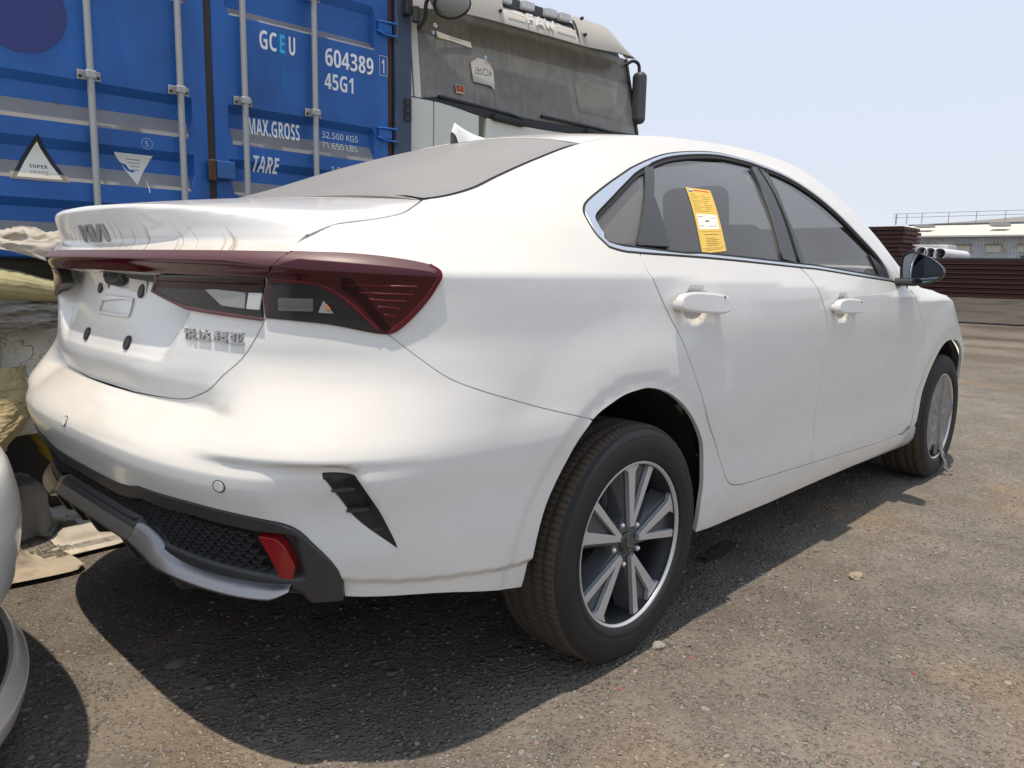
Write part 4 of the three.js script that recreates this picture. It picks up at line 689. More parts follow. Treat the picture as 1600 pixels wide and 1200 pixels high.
// four brush-script characters in chrome on the boot lid, as strokes in a unit box
const glyphs = [
  [[.05, .95, .12, .75], [.0, .65, .12, .72], [.17, 1, .17, 0], [.25, .7, .3, .55], [.45, 1, .52, .85], [.85, 1, .75, .85], [.45, .75, .45, .45], [.45, .75, .9, .75], [.9, .75, .9, .45], [.45, .45, .9, .45], [.58, .45, .4, 0], [.76, .45, .76, .08], [.76, .05, 1, .05], [1, .05, 1, .22]],
  [[.1, .95, .2, .8], [.0, .62, .2, .62], [.2, .62, .2, .2], [.2, .2, .05, .05], [.05, .1, 1, .02], [.38, .72, .98, .72], [.68, 1, .66, .7], [.66, .7, .4, .25], [.66, .65, .98, .25]],
  [[.05, .85, .42, .85], [.0, .6, .48, .6], [.24, 1, .24, .15], [.24, .38, .44, .38], [.1, .45, .02, .05], [.05, .12, 1, .03], [.58, .9, .95, .9], [.95, .9, .95, .6], [.58, .6, .95, .6], [.6, .6, .6, .25], [.6, .25, .98, .25], [.98, .25, .98, .38]],
  [[.05, .92, .95, .92], [.34, .92, .34, .08], [.66, .92, .66, .08], [.1, .65, .2, .3], [.9, .65, .78, .3], [.0, .05, 1, .05]],
];

function buildWheel(car, x, z, sign, film) {
  const w = sub(car, 'wheel'); w.position.set(x, .312, z * sign); if (sign < 0) w.rotation.y = Math.PI; w.rotation.z = 0;
  const prof = [[.2185, .088], [.2205, .0985], [.226, .103], [.236, .1062], [.238, .1048], [.243, .1052], [.245, .1068], [.262, .1075], [.279, .1058], [.280, .1046], [.285, .1036], [.287, .1042], [.298, .0985], [.3065, .092], [.3115, .084], [.314, .076], [.3145, .064], [.3075, .063], [.3075, .057], [.315, .056], [.3158, .03], [.3085, .029], [.3085, .021], [.316, .020], [.316, 0]];
  const full = [...prof, ...rev(prof).slice(1).map(([r, q]) => [r, -q])], seg = 560;
  const ring = (from, to, notch) => {
    const P = [], id = []; const n = to - from;
    for (let j = 0; j <= seg; j++) { const a = j / seg * Math.PI * 2; for (let i = from; i < to; i++) { let [r, q] = full[i]; if (notch && r > .309) { if (j % 5 === 0) r -= .005; } P.push(r * Math.cos(a), r * Math.sin(a), q); } }
    for (let j = 0; j < seg; j++) for (let i = 0; i < n - 1; i++) { const A = j * n + i, B = A + n; id.push(A, B, A + 1, A + 1, B, B + 1); }
    const g = new THREE.BufferGeometry(); g.setAttribute('position', new THREE.Float32BufferAttribute(P, 3)); g.setIndex(id); g.computeVertexNormals();
    // outward normals
    const nn = g.attributes.normal, pp = g.attributes.position; let s = 0; for (let i = 0; i < pp.count; i += 7) { const r = Math.hypot(pp.getX(i), pp.getY(i)); s += nn.getX(i) * pp.getX(i) / r + nn.getY(i) * pp.getY(i) / r; }
    if (s < 0) { for (let i = 0; i < id.length; i += 3) { const t = id[i]; id[i] = id[i + 1]; id[i + 1] = t; } g.setIndex(id); g.computeVertexNormals(); }
    return g;
  };
  const c = prof.length - 1, k = 13;                       // sidewalls from bead to shoulder, tread between
  part(w, 'tyre', merge([ring(0, k + 1, true), ring(full.length - k - 1, full.length, true)]), M.tyre);
  part(w, 'tread', ring(k, full.length - k, true), M.tread, 'brown dusty tread');
  const lathe = (pts, n = 96) => turned(new THREE.LatheGeometry(pts.map((p) => new THREE.Vector2(...p)), n), Math.PI / 2, 0, 0);
  // +z of the wheel is outside; lathe y becomes z
  part(w, 'rim', lathe([[.2085, .088], [.2165, .089], [.2185, .086], [.213, .079], [.205, .066], [.196, .04], [.188, -.05], [.2, -.09]]), M.barrel);
  part(w, 'rim_lip', lathe([[.2105, .0905], [.2125, .0965], [.2175, .0985], [.2198, .0955], [.2175, .0895], [.2115, .0875], [.2105, .0905]]), M.machined);
  part(w, 'hub', lathe([[.001, .075], [.03, .075], [.05, .071], [.064, .062], [.07, .03], [.06, -.02]], 60), M.rimDark);
  const loft = (front, back, z0, z1) => { const n = front.length, P = [], id = []; for (const [a, b] of front) P.push(a, b, z0); for (const [a, b] of back) P.push(a, b, z1); for (let i = 0; i < n; i++) { const j = (i + 1) % n; id.push(i, n + i, j, j, n + i, n + j); } for (const t of THREE.ShapeUtils.triangulateShape(front.map((p) => new THREE.Vector2(...p)), [])) id.push(...t); const g = new THREE.BufferGeometry(); g.setAttribute('position', new THREE.Float32BufferAttribute(P, 3)); g.setIndex(id); const q = g.toNonIndexed(); q.computeVertexNormals(); return q; };
  const polar = (r, d) => [r * Math.cos(d * Math.PI / 180), r * Math.sin(d * Math.PI / 180)];
  for (let i = 0; i < 5; i++) {
    const m = 78.5 + i * 72, left = m + 12.5, right = m - 12.5;
    const sp = sub0(w, 'spoke');
    const core = loft([polar(.03, m - 40), polar(.211, right - 1), polar(.2125, m), polar(.211, left + 1), polar(.03, m + 40)], [polar(.05, m - 46), polar(.207, right - 5), polar(.209, m), polar(.207, left + 6), polar(.05, m + 46)], .072, .03);
    const flank = loft([polar(.05, left - 10), polar(.206, left), polar(.208, left + 7), polar(.07, left + 10)], [polar(.05, left + 2), polar(.206, left + 6), polar(.208, left + 13), polar(.07, left + 20)], .0715, .035);
    sp.geometry = merge([core, flank]); sp.material = M.rimDark;
    const arm = (a, b, w0, w1) => { const p = polar(.046, a), q = polar(.2125, b), l = Math.hypot(q[0] - p[0], q[1] - p[1]), nx = -(q[1] - p[1]) / l, ny = (q[0] - p[0]) / l; return [[p[0] + nx * w0, p[1] + ny * w0], [p[0] - nx * w0, p[1] - ny * w0], [q[0] - nx * w1, q[1] - ny * w1], [q[0] + nx * w1, q[1] + ny * w1]]; };
    const bars = [slab(arm(m + 2, left, .0062, .0150), .012, .0012), slab(arm(m - 2, right, .0055, .0095), .012, .0012), slab([polar(.182, left - 2), polar(.211, left - 9), polar(.2125, left + 8), polar(.206, left + 8)], .012, .001)];
    part(w, 'spoke_face', merge(bars).translate(0, 0, .0745), M.machined);
    const d = polar(.057, m + 36), nut = merge([turned(new THREE.CylinderGeometry(.0085, .0095, .016, 6), Math.PI / 2).translate(d[0], d[1], .071), new THREE.SphereGeometry(.007, 10, 8).translate(d[0], d[1], .079)]);
    part(w, 'lug_nut', nut, M.chrome);
  }
  part(w, 'centre_cap', lathe([[.001, .0835], [.024, .083], [.029, .079], [.03, .07]], 40), M.gloss);
  part(w, 'cap_badge', merge(emblemStrokes(.042, .018).map((p) => slab(p, .0015))).rotateZ(-1.25).translate(0, 0, .0835), M.satin);
  part(w, 'brake_disc', lathe([[.05, -.01], [.132, -.01], [.134, -.02], [.05, -.02]], 60), M.brake);
  part(w, 'brake_caliper', slab(round([polar(.09, 150), polar(.15, 145), polar(.155, 168), polar(.15, 190), polar(.09, 186)], 3), .05, .004).translate(0, 0, -.045), M.dullChrome);
  part(w, 'balance_mark', merge([slab(ovalPts(...polar(.289, 17), .0035, .0035, 12), .0015).translate(0, 0, .1005)]), M.glowRed);
  if (film) {
    const P = [], id = [], nr = 18, na = 90;
    for (let i = 0; i <= nr; i++) for (let j = 0; j <= na; j++) { const r = .222 * i / nr, a = j / na * 2 * Math.PI, d = a * 180 / Math.PI; let tent = 0; for (let q = 0; q < 5; q++) { const dd = Math.abs(((d - 78.5 - q * 72 + 540) % 360) - 180); tent = Math.max(tent, sstep(20, 2, dd)); } P.push(r * Math.cos(a), r * Math.sin(a), .091 + .007 * tent * sstep(0, .08, r) + .004 * noise(r * 30, a * 3) * sstep(.22, .18, r)); }
    for (let i = 0; i < nr; i++) for (let j = 0; j < na; j++) { const a = (j + .5) / na * 360, hole = Math.abs(a - 262) < 21 + 8 * noise(i * .9, 3) && i > 11; if (hole) continue; const A = i * (na + 1) + j, B = A + na + 1; id.push(A, B, A + 1, A + 1, B, B + 1); }
    const g = new THREE.BufferGeometry(); g.setAttribute('position', new THREE.Float32BufferAttribute(P, 3)); g.setIndex(id); g.computeVertexNormals();
    part(w, 'wheel_film', g, M.film, 'grey protective film over the wheel, torn open at the bottom');
    const F = [], fi = []; for (let i = 0; i <= 10; i++) for (let j = 0; j <= 4; j++) { const v = i / 10, u = j / 4 - .5; F.push(.06 + u * (.055 - .03 * v) + .035 * v + .012 * noise(v * 4, u * 3), -.175 - .125 * v, .10 + .035 * v + .014 * noise(v * 5 + 2, u * 5)); }
    for (let i = 0; i < 10; i++) for (let j = 0; j < 4; j++) { const A = i * 5 + j; fi.push(A, A + 5, A + 1, A + 1, A + 5, A + 6); }
    const f = new THREE.BufferGeometry(); f.setAttribute('position', new THREE.Float32BufferAttribute(F, 3)); f.setIndex(fi); f.computeVertexNormals();
    part(w, 'film_flap', f, M.film, 'strip of torn film hanging to the ground');
  }
  return w;
}
function sub0(parent, name) { const m = shade(new THREE.Mesh()); m.name = name; parent.add(m); return m; }

const car = thing('white_saloon', 'dusty white four-door saloon in the middle of the yard, seen whole from behind', 'car');
{
  // --- side panel: rear wing, roof pillar and rail in one
  const railLine = []; for (let x = .17; x <= 2.06; x += .03) railLine.push([x, railY(x)]);
  const dloOut = [...rev(S('dloTop')).slice(1), ...rev(S('dloRear')).slice(1), ...rev(S('dloBottom')).filter(([x]) => x < .045).slice(1)];
  const lampEdge = toSide(S('lampTop')), lampS = lampEdge;
  const wing = join(
    S('quarterSeam'), S('arch').slice(1),
    [[.42, .243], [.60, .241]], [[.60, .349]], rev(S('rearDoorBack')), rev(S('dloBottom', 4).filter(([x]) => x < .03)).reverse().filter(([x]) => x < .03),
    rev(S('dloRear')).reverse(), S('dloTop'),
    [[1.90, .995], [2.06, 1.0], [2.12, 1.06]], rev(railLine), Array.from({ length: 30 }, (_, i) => { const x = .17 - i * .0215; return [x, railY(x)]; }), rev(S('lidUp')), lampEdge);
  const wingG = panel(wing, sideAt, { cell: [.022, .022], tint: dustTint(1) });
  both(car, 'side_panel', wingG, M.paint);
  const rocker = join([[.60, .241]], smooth([.845, .236, 1.532, .233, 2.30, .208, 2.41, .205], 6), [[2.37, .30], [2.30, .315], [2.19, .285]], rev(S('doorBottom')).slice(1), [[.60, .3465]]);
  both(car, 'sill', panel(rocker, sideAt, { cell: [.05, .016], tint: dustTint(1.2) }), M.paint);
  // --- doors
  const seamP = S('pillarSeam'), belt = S('dloBottom');
  const splitX = T.pillarSeam[0], botX = last('pillarSeam')[0];
  const cup = (cx, cy) => (u, v) => { const q = Math.hypot((u - cx) / .062, (v - cy) / .048); return q < 1 ? -.026 * Math.pow(1 - q * q, .7) : 0; };
  const handles = [[.252, .926], [1.262, .897]];
  const rearDoor = join(belt.filter(([x]) => x > .044 && x < splitX), S('rearDoorBack'), S('doorBottom').filter(([x]) => x > .63 && x < botX), rev(seamP));
  const frontDoor = join(seamP, S('doorBottom').filter(([x]) => x > botX), S('frontDoorFront').slice(1), [[2.06, .945], [1.99, .985], [1.86, .989]], belt.filter(([x]) => x > splitX && x < 1.85));
  const dGap = { cell: [.014, .014], tint: dustTint(1), gap: .0033, rim: .022 };
  const rd = both2(car, 'rear_door', panel(rearDoor, sideAt, { ...dGap, hump: cup(...handles[0]) }), M.paint);
  const fd = both2(car, 'front_door', panel(frontDoor, sideAt, { ...dGap, hump: cup(...handles[1]) }), M.paint);
  handles.forEach(([hx, hy], i) => {
    const bar = slab(round([[-.112, -.008], [-.10, .012], [-.05, .021], [.03, .021], [.10, .017], [.118, .006], [.116, -.016], [.06, -.021], [-.05, -.019], [-.10, -.015]].map(([a, b]) => [hx + a, hy + b + .004 - (i ? .02 : .045) * a]), 4), .014, .006);
    bothIn(i ? fd : rd, 'door_handle', paintAttr(laid(bar, sideAt, .014)), M.paint);
    for (const f of [[[hx - .105, hy - .008], [hx - .08, hy - .008], [hx - .08, hy + .012], [hx - .105, hy + .01]], [[hx + .088, hy - .016], [hx + .11, hy - .014], [hx + .11, hy + .008], [hx + .088, hy + .008]]]) bothIn(i ? fd : rd, 'handle_foot', paintAttr(laid(slab(round(f, 3), .02), sideAt, 0)), M.paint);
    bothIn(i ? fd : rd, 'key_button', laid(slab(ovalPts(hx + .088, hy + .018, .003, .003, 8), .002), sideAt, .034), M.black);
  });
  both(car, 'seam_dark_backing', panel([[-.60, .88], [-.27, .79], [0, .80], [.25, .76], [.42, .60], [.46, .36], [2.25, .31], [2.36, .45], [2.4, .7], [2.3, .92], [2.1, .99], [1.85, .975], [.05, 1.045], [-.1, 1.05], [-.45, 1.12], [-.7, 1.05]], sideAt, { cell: [.06, .05], off: -.030, gap: 0, rim: 0 }), M.seal);  // black sheet added behind the side panels so their gaps look dark
  // --- front wing, bonnet, roof, screens
  const fw = join(S('frontDoorFront').slice(6), [[2.075, .955], [2.12, 1.0], [2.16, 1.028]], smooth([2.35, railY(2.35), 2.7, railY(2.7), 3.0, railY(3.0), 3.2, railY(3.2)], 5), [[3.22, .72], [3.15, .60], [3.09, .50]], rev(smooth([2.36, .33, 2.385, .469, 2.435, .564, 2.509, .64, 2.581, .683, 2.661, .702, 2.753, .702, 2.85, .688, 2.95, .64, 3.03, .56, 3.075, .47])), [[2.335, .30], [2.29, .295], [2.255, .31]]);
  both(car, 'front_wing', panel(fw, sideAt, { cell: [.025, .025], tint: dustTint(1) }), M.paint);
  const top = (list) => list.map(([x, z]) => [x, z]);
  const zr = (x, k = 1) => railZ(x) * k;
  const edge = (a, b, n, k = 1) => Array.from({ length: n + 1 }, (_, i) => { const x = mix(a, b, i / n); return [x, zr(x, k)]; });
  const sym = (half) => join(half, rev(half).map(([x, z]) => [x, -z]));
  const roof = sym([[.19, 0], [.175, .25], [.165, .45], ...edge(.16, 1.18, 24), [1.235, .45], [1.265, .22], [1.275, 0]]);
  part(car, 'roof', panel(roof, topAt, { cell: [.04, .04], tint: dustTint(1) }), M.paint);
  const rwBase = smooth([-.61, 0, -.60, .2, -.565, .4, -.50, .56, -.47, .597], 5);
  const rearWin = sym([...rev(rev(rwBase)), ...edge(-.455, .15, 18, .995), [.165, .45], [.175, .25], [.19, 0]]);
  part(car, 'rear_window', panel(rearWin, topAt, { cell: [.04, .04], gap: .004, off: -.003 }), M.dustGlass, 'rear window under an even coat of dust');
  const frit = join(rwBase.slice(-3), edge(-.455, .15, 18, .993), rev(edge(-.40, .12, 18, .93)), [[-.49, .52]]);
  both(car, 'window_border', panel(frit, topAt, { cell: [.04, .03], gap: 0, rim: 0, off: .001 }), mat([.25, .24, .225], .5));
  const wsB = [[2.34, 0], [2.32, .25], [2.25, .5], [2.14, .68], [2.08, .765]];
  part(car, 'windscreen', panel(sym([[1.28, 0], [1.27, .22], [1.24, .45], ...edge(1.2, 2.06, 20, .985), ...rev(wsB)]), topAt, { cell: [.05, .05], off: -.003 }), M.screen);
  const bonnet = sym([[2.37, 0], [2.35, .25], [2.28, .5], [2.19, .7], ...edge(2.2, 3.12, 18), [3.2, .5], [3.26, .25], [3.28, 0]]);
  part(car, 'bonnet', panel(bonnet, topAt, { cell: [.05, .05], tint: dustTint(1) }), M.paint);
  const fin = (() => { const P = [], id = [], L = 14, H = 8; for (let i = 0; i <= L; i++) for (let j = 0; j <= H; j++) { const t = i / L, a = j / H * Math.PI, hgt = .072 * Math.pow(1 - t, 1.7) * sstep(-.02, .06, t + .02) + .002, w = .030 * Math.pow(Math.sin(Math.PI * clamp(t * .8 + .17, 0, 1)), .6) * (1); const x = .155 + .165 * t - .012 * Math.sin(a) * (1 - t); P.push(x, topAt(x, 0)[1] - .002 + hgt * Math.pow(Math.sin(a), .55), w * Math.cos(a) * (1 - .55 * Math.sin(a))); } for (let i = 0; i < L; i++) for (let j = 0; j < H; j++) { const A = i * (H + 1) + j, B = A + H + 1; id.push(A, A + 1, B, A + 1, B + 1, B); } const g = new THREE.BufferGeometry(); g.setAttribute('position', new THREE.Float32BufferAttribute(P, 3)); g.setIndex(id); g.computeVertexNormals(); return g; })();
  const finPart = part(car, 'antenna_fin', paintAttr(fin), M.paint);
  // --- side windows
  const dlo = join(S('dloBottom'), S('dloRear').slice(1), S('dloTop').slice(1));
  const dloIn = insetLoop(dlo, (x, y) => (x < .33 ? mix(.026, .010, sstep(-.06, .3, x)) * (y < 1.085 ? .42 : 1) : y < 1.075 ? .008 : .0075));
  both(car, 'window_trim', panel(dlo, sideAt, { cell: [.03, .03], hole: dloIn, off: .003, gap: .003, rim: .01 }), M.chrome);
  const seal = insetLoop(dlo, () => -.002), sealIn = insetLoop(dlo, () => .0035);
  both(car, 'window_seal', panel(seal, sideAt, { cell: [.03, .03], hole: sealIn, off: .001, gap: 0, rim: .012 }), M.seal);
  const sealB = insetLoop(dloIn, () => -.002), sealC = insetLoop(dloIn, () => .010);
  both(car, 'window_channel', panel(sealB, sideAt, { cell: [.03, .03], hole: sealC, off: -.004, gap: 0, rim: .012 }), M.seal);
  const glassOff = { cell: [.03, .03], off: -.010, gap: 0, rim: 0 };
  const clipX = (p, a, b) => p;                                   // panes reach under the trim
  both(car, 'quarter_window', panel(grow(round(T.quarterGlass, 4), .006), sideAt, glassOff), M.glass);
  both(car, 'rear_door_window', panel(grow(pairs(T.rearDoorGlass), .007), sideAt, glassOff), M.glass);
  both(car, 'front_door_window', panel(grow(pairs(T.frontDoorGlass), .007), sideAt, glassOff), M.glass);
  for (const [n, o] of [['pillarTrimB', -.001], ['pillarTrimA', -.001], ['pillarTrimC', -.001]]) both(car, 'pillar_trim', panel(pairs(T[n]).map(([a, b]) => [a, b + .011 * sstep(1.1, 1.06, b)]), sideAt, { cell: [.03, .03], off: o, gap: .0015, rim: .012 }), M.trimGrey);
  both(car, 'pillar_trim', panel([[1.66, 1.10], [1.83, 1.03], [1.86, .995], [1.715, 1.005]], sideAt, { cell: [.03, .03], off: -.002, gap: 0, rim: .012 }), M.black);
  // shipping notice inside the rear door window
  const noteQ = pairs(T.note);
  const noteT = drawn(256, 512, (g, w, h) => {
    g.fillStyle = '#e2bc4e'; g.fillRect(0, 0, w, h); g.fillStyle = '#c8342a'; g.fillRect(70, 14, 170, 10); g.fillStyle = '#2a3f77'; g.font = 'bold 20px sans-serif'; g.fillRect(14, 10, 44, 24); g.fillStyle = '#fff'; g.fillRect(18, 14, 36, 8);
    g.fillStyle = '#7a5b16'; for (let i = 0; i < 9; i++) { g.fillRect(16, 52 + i * 17, 60 + (i * 37) % 60, 4); g.fillRect(130, 52 + i * 17, 40 + (i * 53) % 70, 4); }
    g.fillStyle = '#f1eedc'; g.fillRect(24, 214, 208, 118); g.fillStyle = '#444'; g.fillRect(100, 262, 40, 12); g.fillRect(34, 232, 50, 5); g.fillRect(160, 240, 56, 4); g.fillRect(34, 304, 44, 5); g.fillRect(120, 306, 90, 4);
    g.fillStyle = '#7a5b16'; g.fillRect(14, 350, 228, 3); g.fillRect(60, 372, 150, 6); for (let i = 0; i < 5; i++) g.fillRect(64, 400 + i * 14, 100 + (i * 41) % 70, 5); g.fillRect(16, 476, 224, 3); g.fillRect(40, 488, 170, 5);
  });
  const noteG = (() => { const P = [], U = [], id = []; for (let j = 0; j <= 12; j++) for (let i = 0; i <= 6; i++) { const a = i / 6, b = j / 12, x = mix(mix(noteQ[0][0], noteQ[1][0], a), mix(noteQ[3][0], noteQ[2][0], a), b), y = mix(mix(noteQ[0][1], noteQ[1][1], a), mix(noteQ[3][1], noteQ[2][1], a), b); const q = sideAt(x, y), n = normalOf(sideAt, x, y); P.push(q[0] - n[0] * .0085, q[1] - n[1] * .0085, q[2] - n[2] * .0085); U.push(a, 1 - b); } for (let j = 0; j < 12; j++) for (let i = 0; i < 6; i++) { const A = j * 7 + i; id.push(A, A + 7, A + 1, A + 1, A + 7, A + 8); } const g = new THREE.BufferGeometry(); g.setAttribute('position', new THREE.Float32BufferAttribute(P, 3)); g.setAttribute('uv', new THREE.Float32BufferAttribute(U, 2)); g.setIndex(id); g.computeVertexNormals(); return g; })();
  part(car, 'window_notice', noteG, mat([1, 1, 1], .5, { map: noteT }), 'yellow shipping notice stuck to the rear door window');

  // --- tail
  const lidEdge = join([[0, .716]], rev(S('lidSeam')), smooth([.554, .91, .554, .95, .564, .988, .582, 1.003, .606, 1.015, .626, 1.026, .637, 1.035, ...T.lidUpW.slice(2, 8), LID_END, 1.0725], 4), [[LID_END, lipY(LID_END) + LID_RUN * .5], [LID_END, lipY(LID_END) + LID_RUN * .985]], Array.from({ length: 21 }, (_, i) => { const s = LID_END * (1 - i / 20); return [s, lipY(s) + LID_RUN * .985]; }));
  const lid = join(lidEdge, rev(flip(lidEdge)));
  const runs = Array.from({ length: 30 }, () => [rr(-.42, .62), rr(.0012, .0026), rr(1.065, 1.132), rr(.35, .9), rr(0, 6)]);
  const streaks = texture(1024, 1024, (u, v) => {
    const s = (u - .5) * 1.5, y = .70 + v * .9; let k = 0, c = 0;
    for (const [s0, w, top, str, ph] of runs) if (y > 1.036 && y < top) { const ss = s0 + .006 * Math.sin((y - 1.03) * 30 + ph) - (1.13 - y) * .05 * (s0 + .1), d = Math.abs(s - ss); if (d < .01) k = Math.max(k, str * sstep(w * 1.9, w * .5, d) * sstep(top, top - .05, y)); }
    const low = y > 1.03 && y < 1.075 ? .35 * sstep(1.075, 1.04, y) * (.5 + tiled(u, v, 40, 3, 2)) : 0; const patchy = tiled(u, v, 14, 4, 6);
    k = Math.max(k, low * .6); const b = .975 + .04 * (patchy - .5); return [b * mix(1, .66, k), b * mix(1, .55, k), b * mix(1, .42, k)];
  }, true, false);
  streaks.offset.set(.5, -.70 / .9); streaks.repeat.set(1 / 1.5, 1 / .9);
  const lidPaint = mat([1, 1, 1], .42, { ...paintCoat, map: streaks });
  const lidP = part(car, 'boot_lid', panel(lid, lidAt, { cell: [.018, .006], gap: .0025, tint: dustTint(.9) }), lidPaint);
  part(lidP, 'boot_badge', merge(emblemStrokes(.172, .040).map((p) => laid(slab(p.map(([a, b]) => [a - .006, b + 1.075]), .003, .0006), lidAt, .001))), M.dullChrome);
  glyphs.forEach((g, i) => { const w = .0315, h = .022, x0 = .362 + i * .0365 + (i > 1 ? .004 : 0), y0 = .858 - i * .0005; part(lidP, 'script_character', merge(g.map(([a, b, c, d]) => laid(slab(stroke(x0 + a * w, y0 + b * h, x0 + c * w, y0 + d * h, .0026), .0035, .0004), lidAt, .0008))), M.dullChrome); });
  [[-.122, .946], [.118, .944], [-.12, .829], [.122, .828]].forEach(([s, y]) => part(lidP, 'plate_fixing', laid(slab(ovalPts(s, y, .0125, .0145, 22), .003, .0015), lidAt, .0005), M.black));
  const rect = round([[-.088, .888], [-.085, .921], [-.07, .926], [.07, .926], [.088, .921], [.09, .888], [.07, .883], [-.07, .883]], 4);
  { const f = shapeOf(rect); f.holes.push(new THREE.Path(rev(insetLoop(rect, () => .005)).map((p) => new THREE.Vector2(...p)))); part(lidP, 'plate_boss', paintAttr(laid(new THREE.ExtrudeGeometry(f, { depth: .0012, bevelEnabled: true, bevelSize: .0012, bevelThickness: .0012, bevelSegments: 2 }), lidAt, .0025)), M.paint); }
  part(lidP, 'reversing_camera', laid(slab(round([[-.062, .985], [.042, .985], [.034, .967], [.012, .955], [-.034, .955], [-.054, .967]], 4), .016, .004), lidAt, .004), M.black);
  part(lidP, 'boot_handle_recess', laid(slab([[.055, .983], [.24, .984], [.235, .9765], [.06, .975]], .012, .002), lidAt, .004), M.trimGrey);
  [[-.118, .975], [.095, .972]].forEach(([s, y]) => part(lidP, 'tape_patch', laid(slab([[s - .04, y - .03], [s + .045, y - .032], [s + .04, y + .006], [s - .045, y + .008]], .0006), lidAt, .0006), mat([.62, .60, .55], .7)));
  part(car, 'lid_dark_backing', panel([[-.72, .72], [.72, .72], [.74, 1.05], [-.74, 1.05]], flushAt, { cell: [.05, .03], off: -.075, gap: 0, rim: 0 }), M.seal);  // black sheet added behind the tail to darken the lid seams
  // light bar and lamps
  const barHalf = join([[0, .992]], smooth([.15, .9915, .35, .989, .5, .9875, .5635, .986], 4), S('barRight').slice(1), [[.5, 1.0345], [.25, 1.0345], [0, 1.0345]]);
  const bar = join(barHalf, rev(flip(barHalf)));
  part(lidP, 'light_bar', panel(bar, flushAt, { cell: [.02, .005], off: .004, gap: .0015, rim: .012 }), M.red, 'dark red light bar right across the boot lid');
  const barTop = join([[0, 1.0195]], [[.3, 1.0185], [.5, 1.017], [.596, 1.0085]], [[.612, 1.0175], [.628, 1.0265], [.633, 1.0325]], [[.5, 1.033], [.25, 1.033], [0, 1.033]]);
  part(lidP, 'light_bar_top', panel(join(barTop, rev(flip(barTop))), flushAt, { cell: [.02, .004], off: .0050, gap: 0, rim: .004 }), M.redDust, 'upper facet of the light bar, dull with dust');
  const lp = both2(lidP, 'boot_lamp', panel(pairs(T.innerLamp), flushAt, { cell: [.02, .008], off: .006, gap: .001, rim: .03 }), M.smoked, 'smoked lamp in the boot lid');
  bothIn(lp, 'lamp_red_strip', panel(pairs(T.innerRed), flushAt, { cell: [.02, .01], off: .0068, gap: 0, rim: .002 }), M.darkRed);
  bothIn(lp, 'reversing_lamp', panel(pairs(T.innerClear), flushAt, { cell: [.02, .01], off: .0072, gap: .001, rim: .002 }), M.clear);
  bothIn(lp, 'reversing_lens', panel(pairs(T.innerBlock), flushAt, { cell: [.02, .01], off: .0075, gap: .001, rim: .002 }), M.clearBright);
  const edgeRim = join([[.271, .952], [.376, .9235], [.43, .9185], [.548, .9085], [.548, .9055], [.43, .914], [.372, .919], [.266, .950], [.289, .986], [.296, .986]]);
  bothIn(lp, 'lamp_rim', panel(edgeRim, flushAt, { cell: [.02, .01], off: .0085, gap: 0, rim: .006 }), M.redDust);
  const lampO = join(S('lampTop', 5), S('lampBottom', 4).slice(1), S('lampInner', 4).slice(1));
  const tl = both2(car, 'tail_lamp', panel(lampO, flushAt, { cell: [.014, .005], off: .006, gap: .002, rim: .02 }), M.red, 'dark red tail lamp on the wing');
  const upper = join(smooth([.60, 1.0085, .65, 1.0185, .675, 1.018, .76, 1.013, .84, 1.006, .90, .999], 4), [[.9085, 1.003], [.902, 1.012]], rev(smooth([.645, 1.0315, .691, 1.0315, .754, 1.0305, .814, 1.0265, .871, 1.0195, .898, 1.013], 4)));
  bothIn(tl, 'lamp_top_facet', panel(upper, flushAt, { cell: [.014, .005], off: .0068, gap: 0, rim: .003 }), M.redDust);
  bothIn(tl, 'smoked_lens', panel(pairs(T.lampSmoked), flushAt, { cell: [.014, .008], off: .0068, gap: 0, rim: .002 }), M.smoked);
  bothIn(tl, 'lamp_band', panel(pairs(T.lampBand), flushAt, { cell: [.014, .008], off: .0072, gap: 0, rim: .002 }), M.darkRed);
  const edgeGlow = join(smooth([.905, 1.014, .9155, 1.004, .9145, .993, .9005, .977, .8715, .946, .8345, .912, .808, .892, .790, .8855], 4), rev(smooth([.898, 1.009, .906, 1.003, .905, .993, .892, .978, .863, .948, .827, .916, .802, .8975, .788, .8905], 4)));
  bothIn(tl, 'lamp_edge', panel(edgeGlow, flushAt, { cell: [.014, .008], off: .0073, gap: 0, rim: .002 }), M.glowRed);
  const trace = join(smooth([.572, .9855, .62, .9835, .662, .9765, .692, .9635, .72, .943, .748, .916, .772, .892], 4), rev(smooth([.572, .983, .619, .981, .66, .974, .688, .962, .716, .942, .745, .915, .77, .891], 4)));
  bothIn(tl, 'lamp_outline', panel(trace, flushAt, { cell: [.014, .008], off: .0078, gap: 0, rim: .002 }), M.glowRed);
  for (let i = 1; i <= 5; i++) { const l = smooth(T['line' + i], 4), w = .0012; bothIn(tl, 'lamp_line', panel(join(l.map(([a, b], q) => [a, b - w * (1 - .7 * q / l.length)]), rev(l).map(([a, b], q) => [a, b + w * (.3 + .7 * q / l.length)])), flushAt, { cell: [.014, .008], off: .0076, gap: 0, rim: .002 }), M.glowRed); }
  for (let r = 0; r < 3; r++) { const y = .9255 + r * .0085; bothIn(tl, 'turn_signal_row', merge(Array.from({ length: 16 }, (_, q) => laid(slab(stroke(.583 + q * .0042, y, .5865 + q * .0042, y + .0065, .0012), .001), wrapAt, .0075))), M.dullChrome); }
  bothIn(tl, 'side_marker', panel(pairs(T.lampAmber), flushAt, { cell: [.014, .008], off: .0076, gap: 0, rim: .002 }), M.clear);
  bothIn(tl, 'amber_bulb', panel(pairs(T.lampAmberDot), flushAt, { cell: [.014, .008], off: .0084, gap: 0, rim: .002 }), M.amber);
  // bumper
  const bTop = join(toWrap(S('quarterSeam')).reverse(), S('lampBottom', 4).slice(1), S('lidSeam'), [[0, .7145]]);
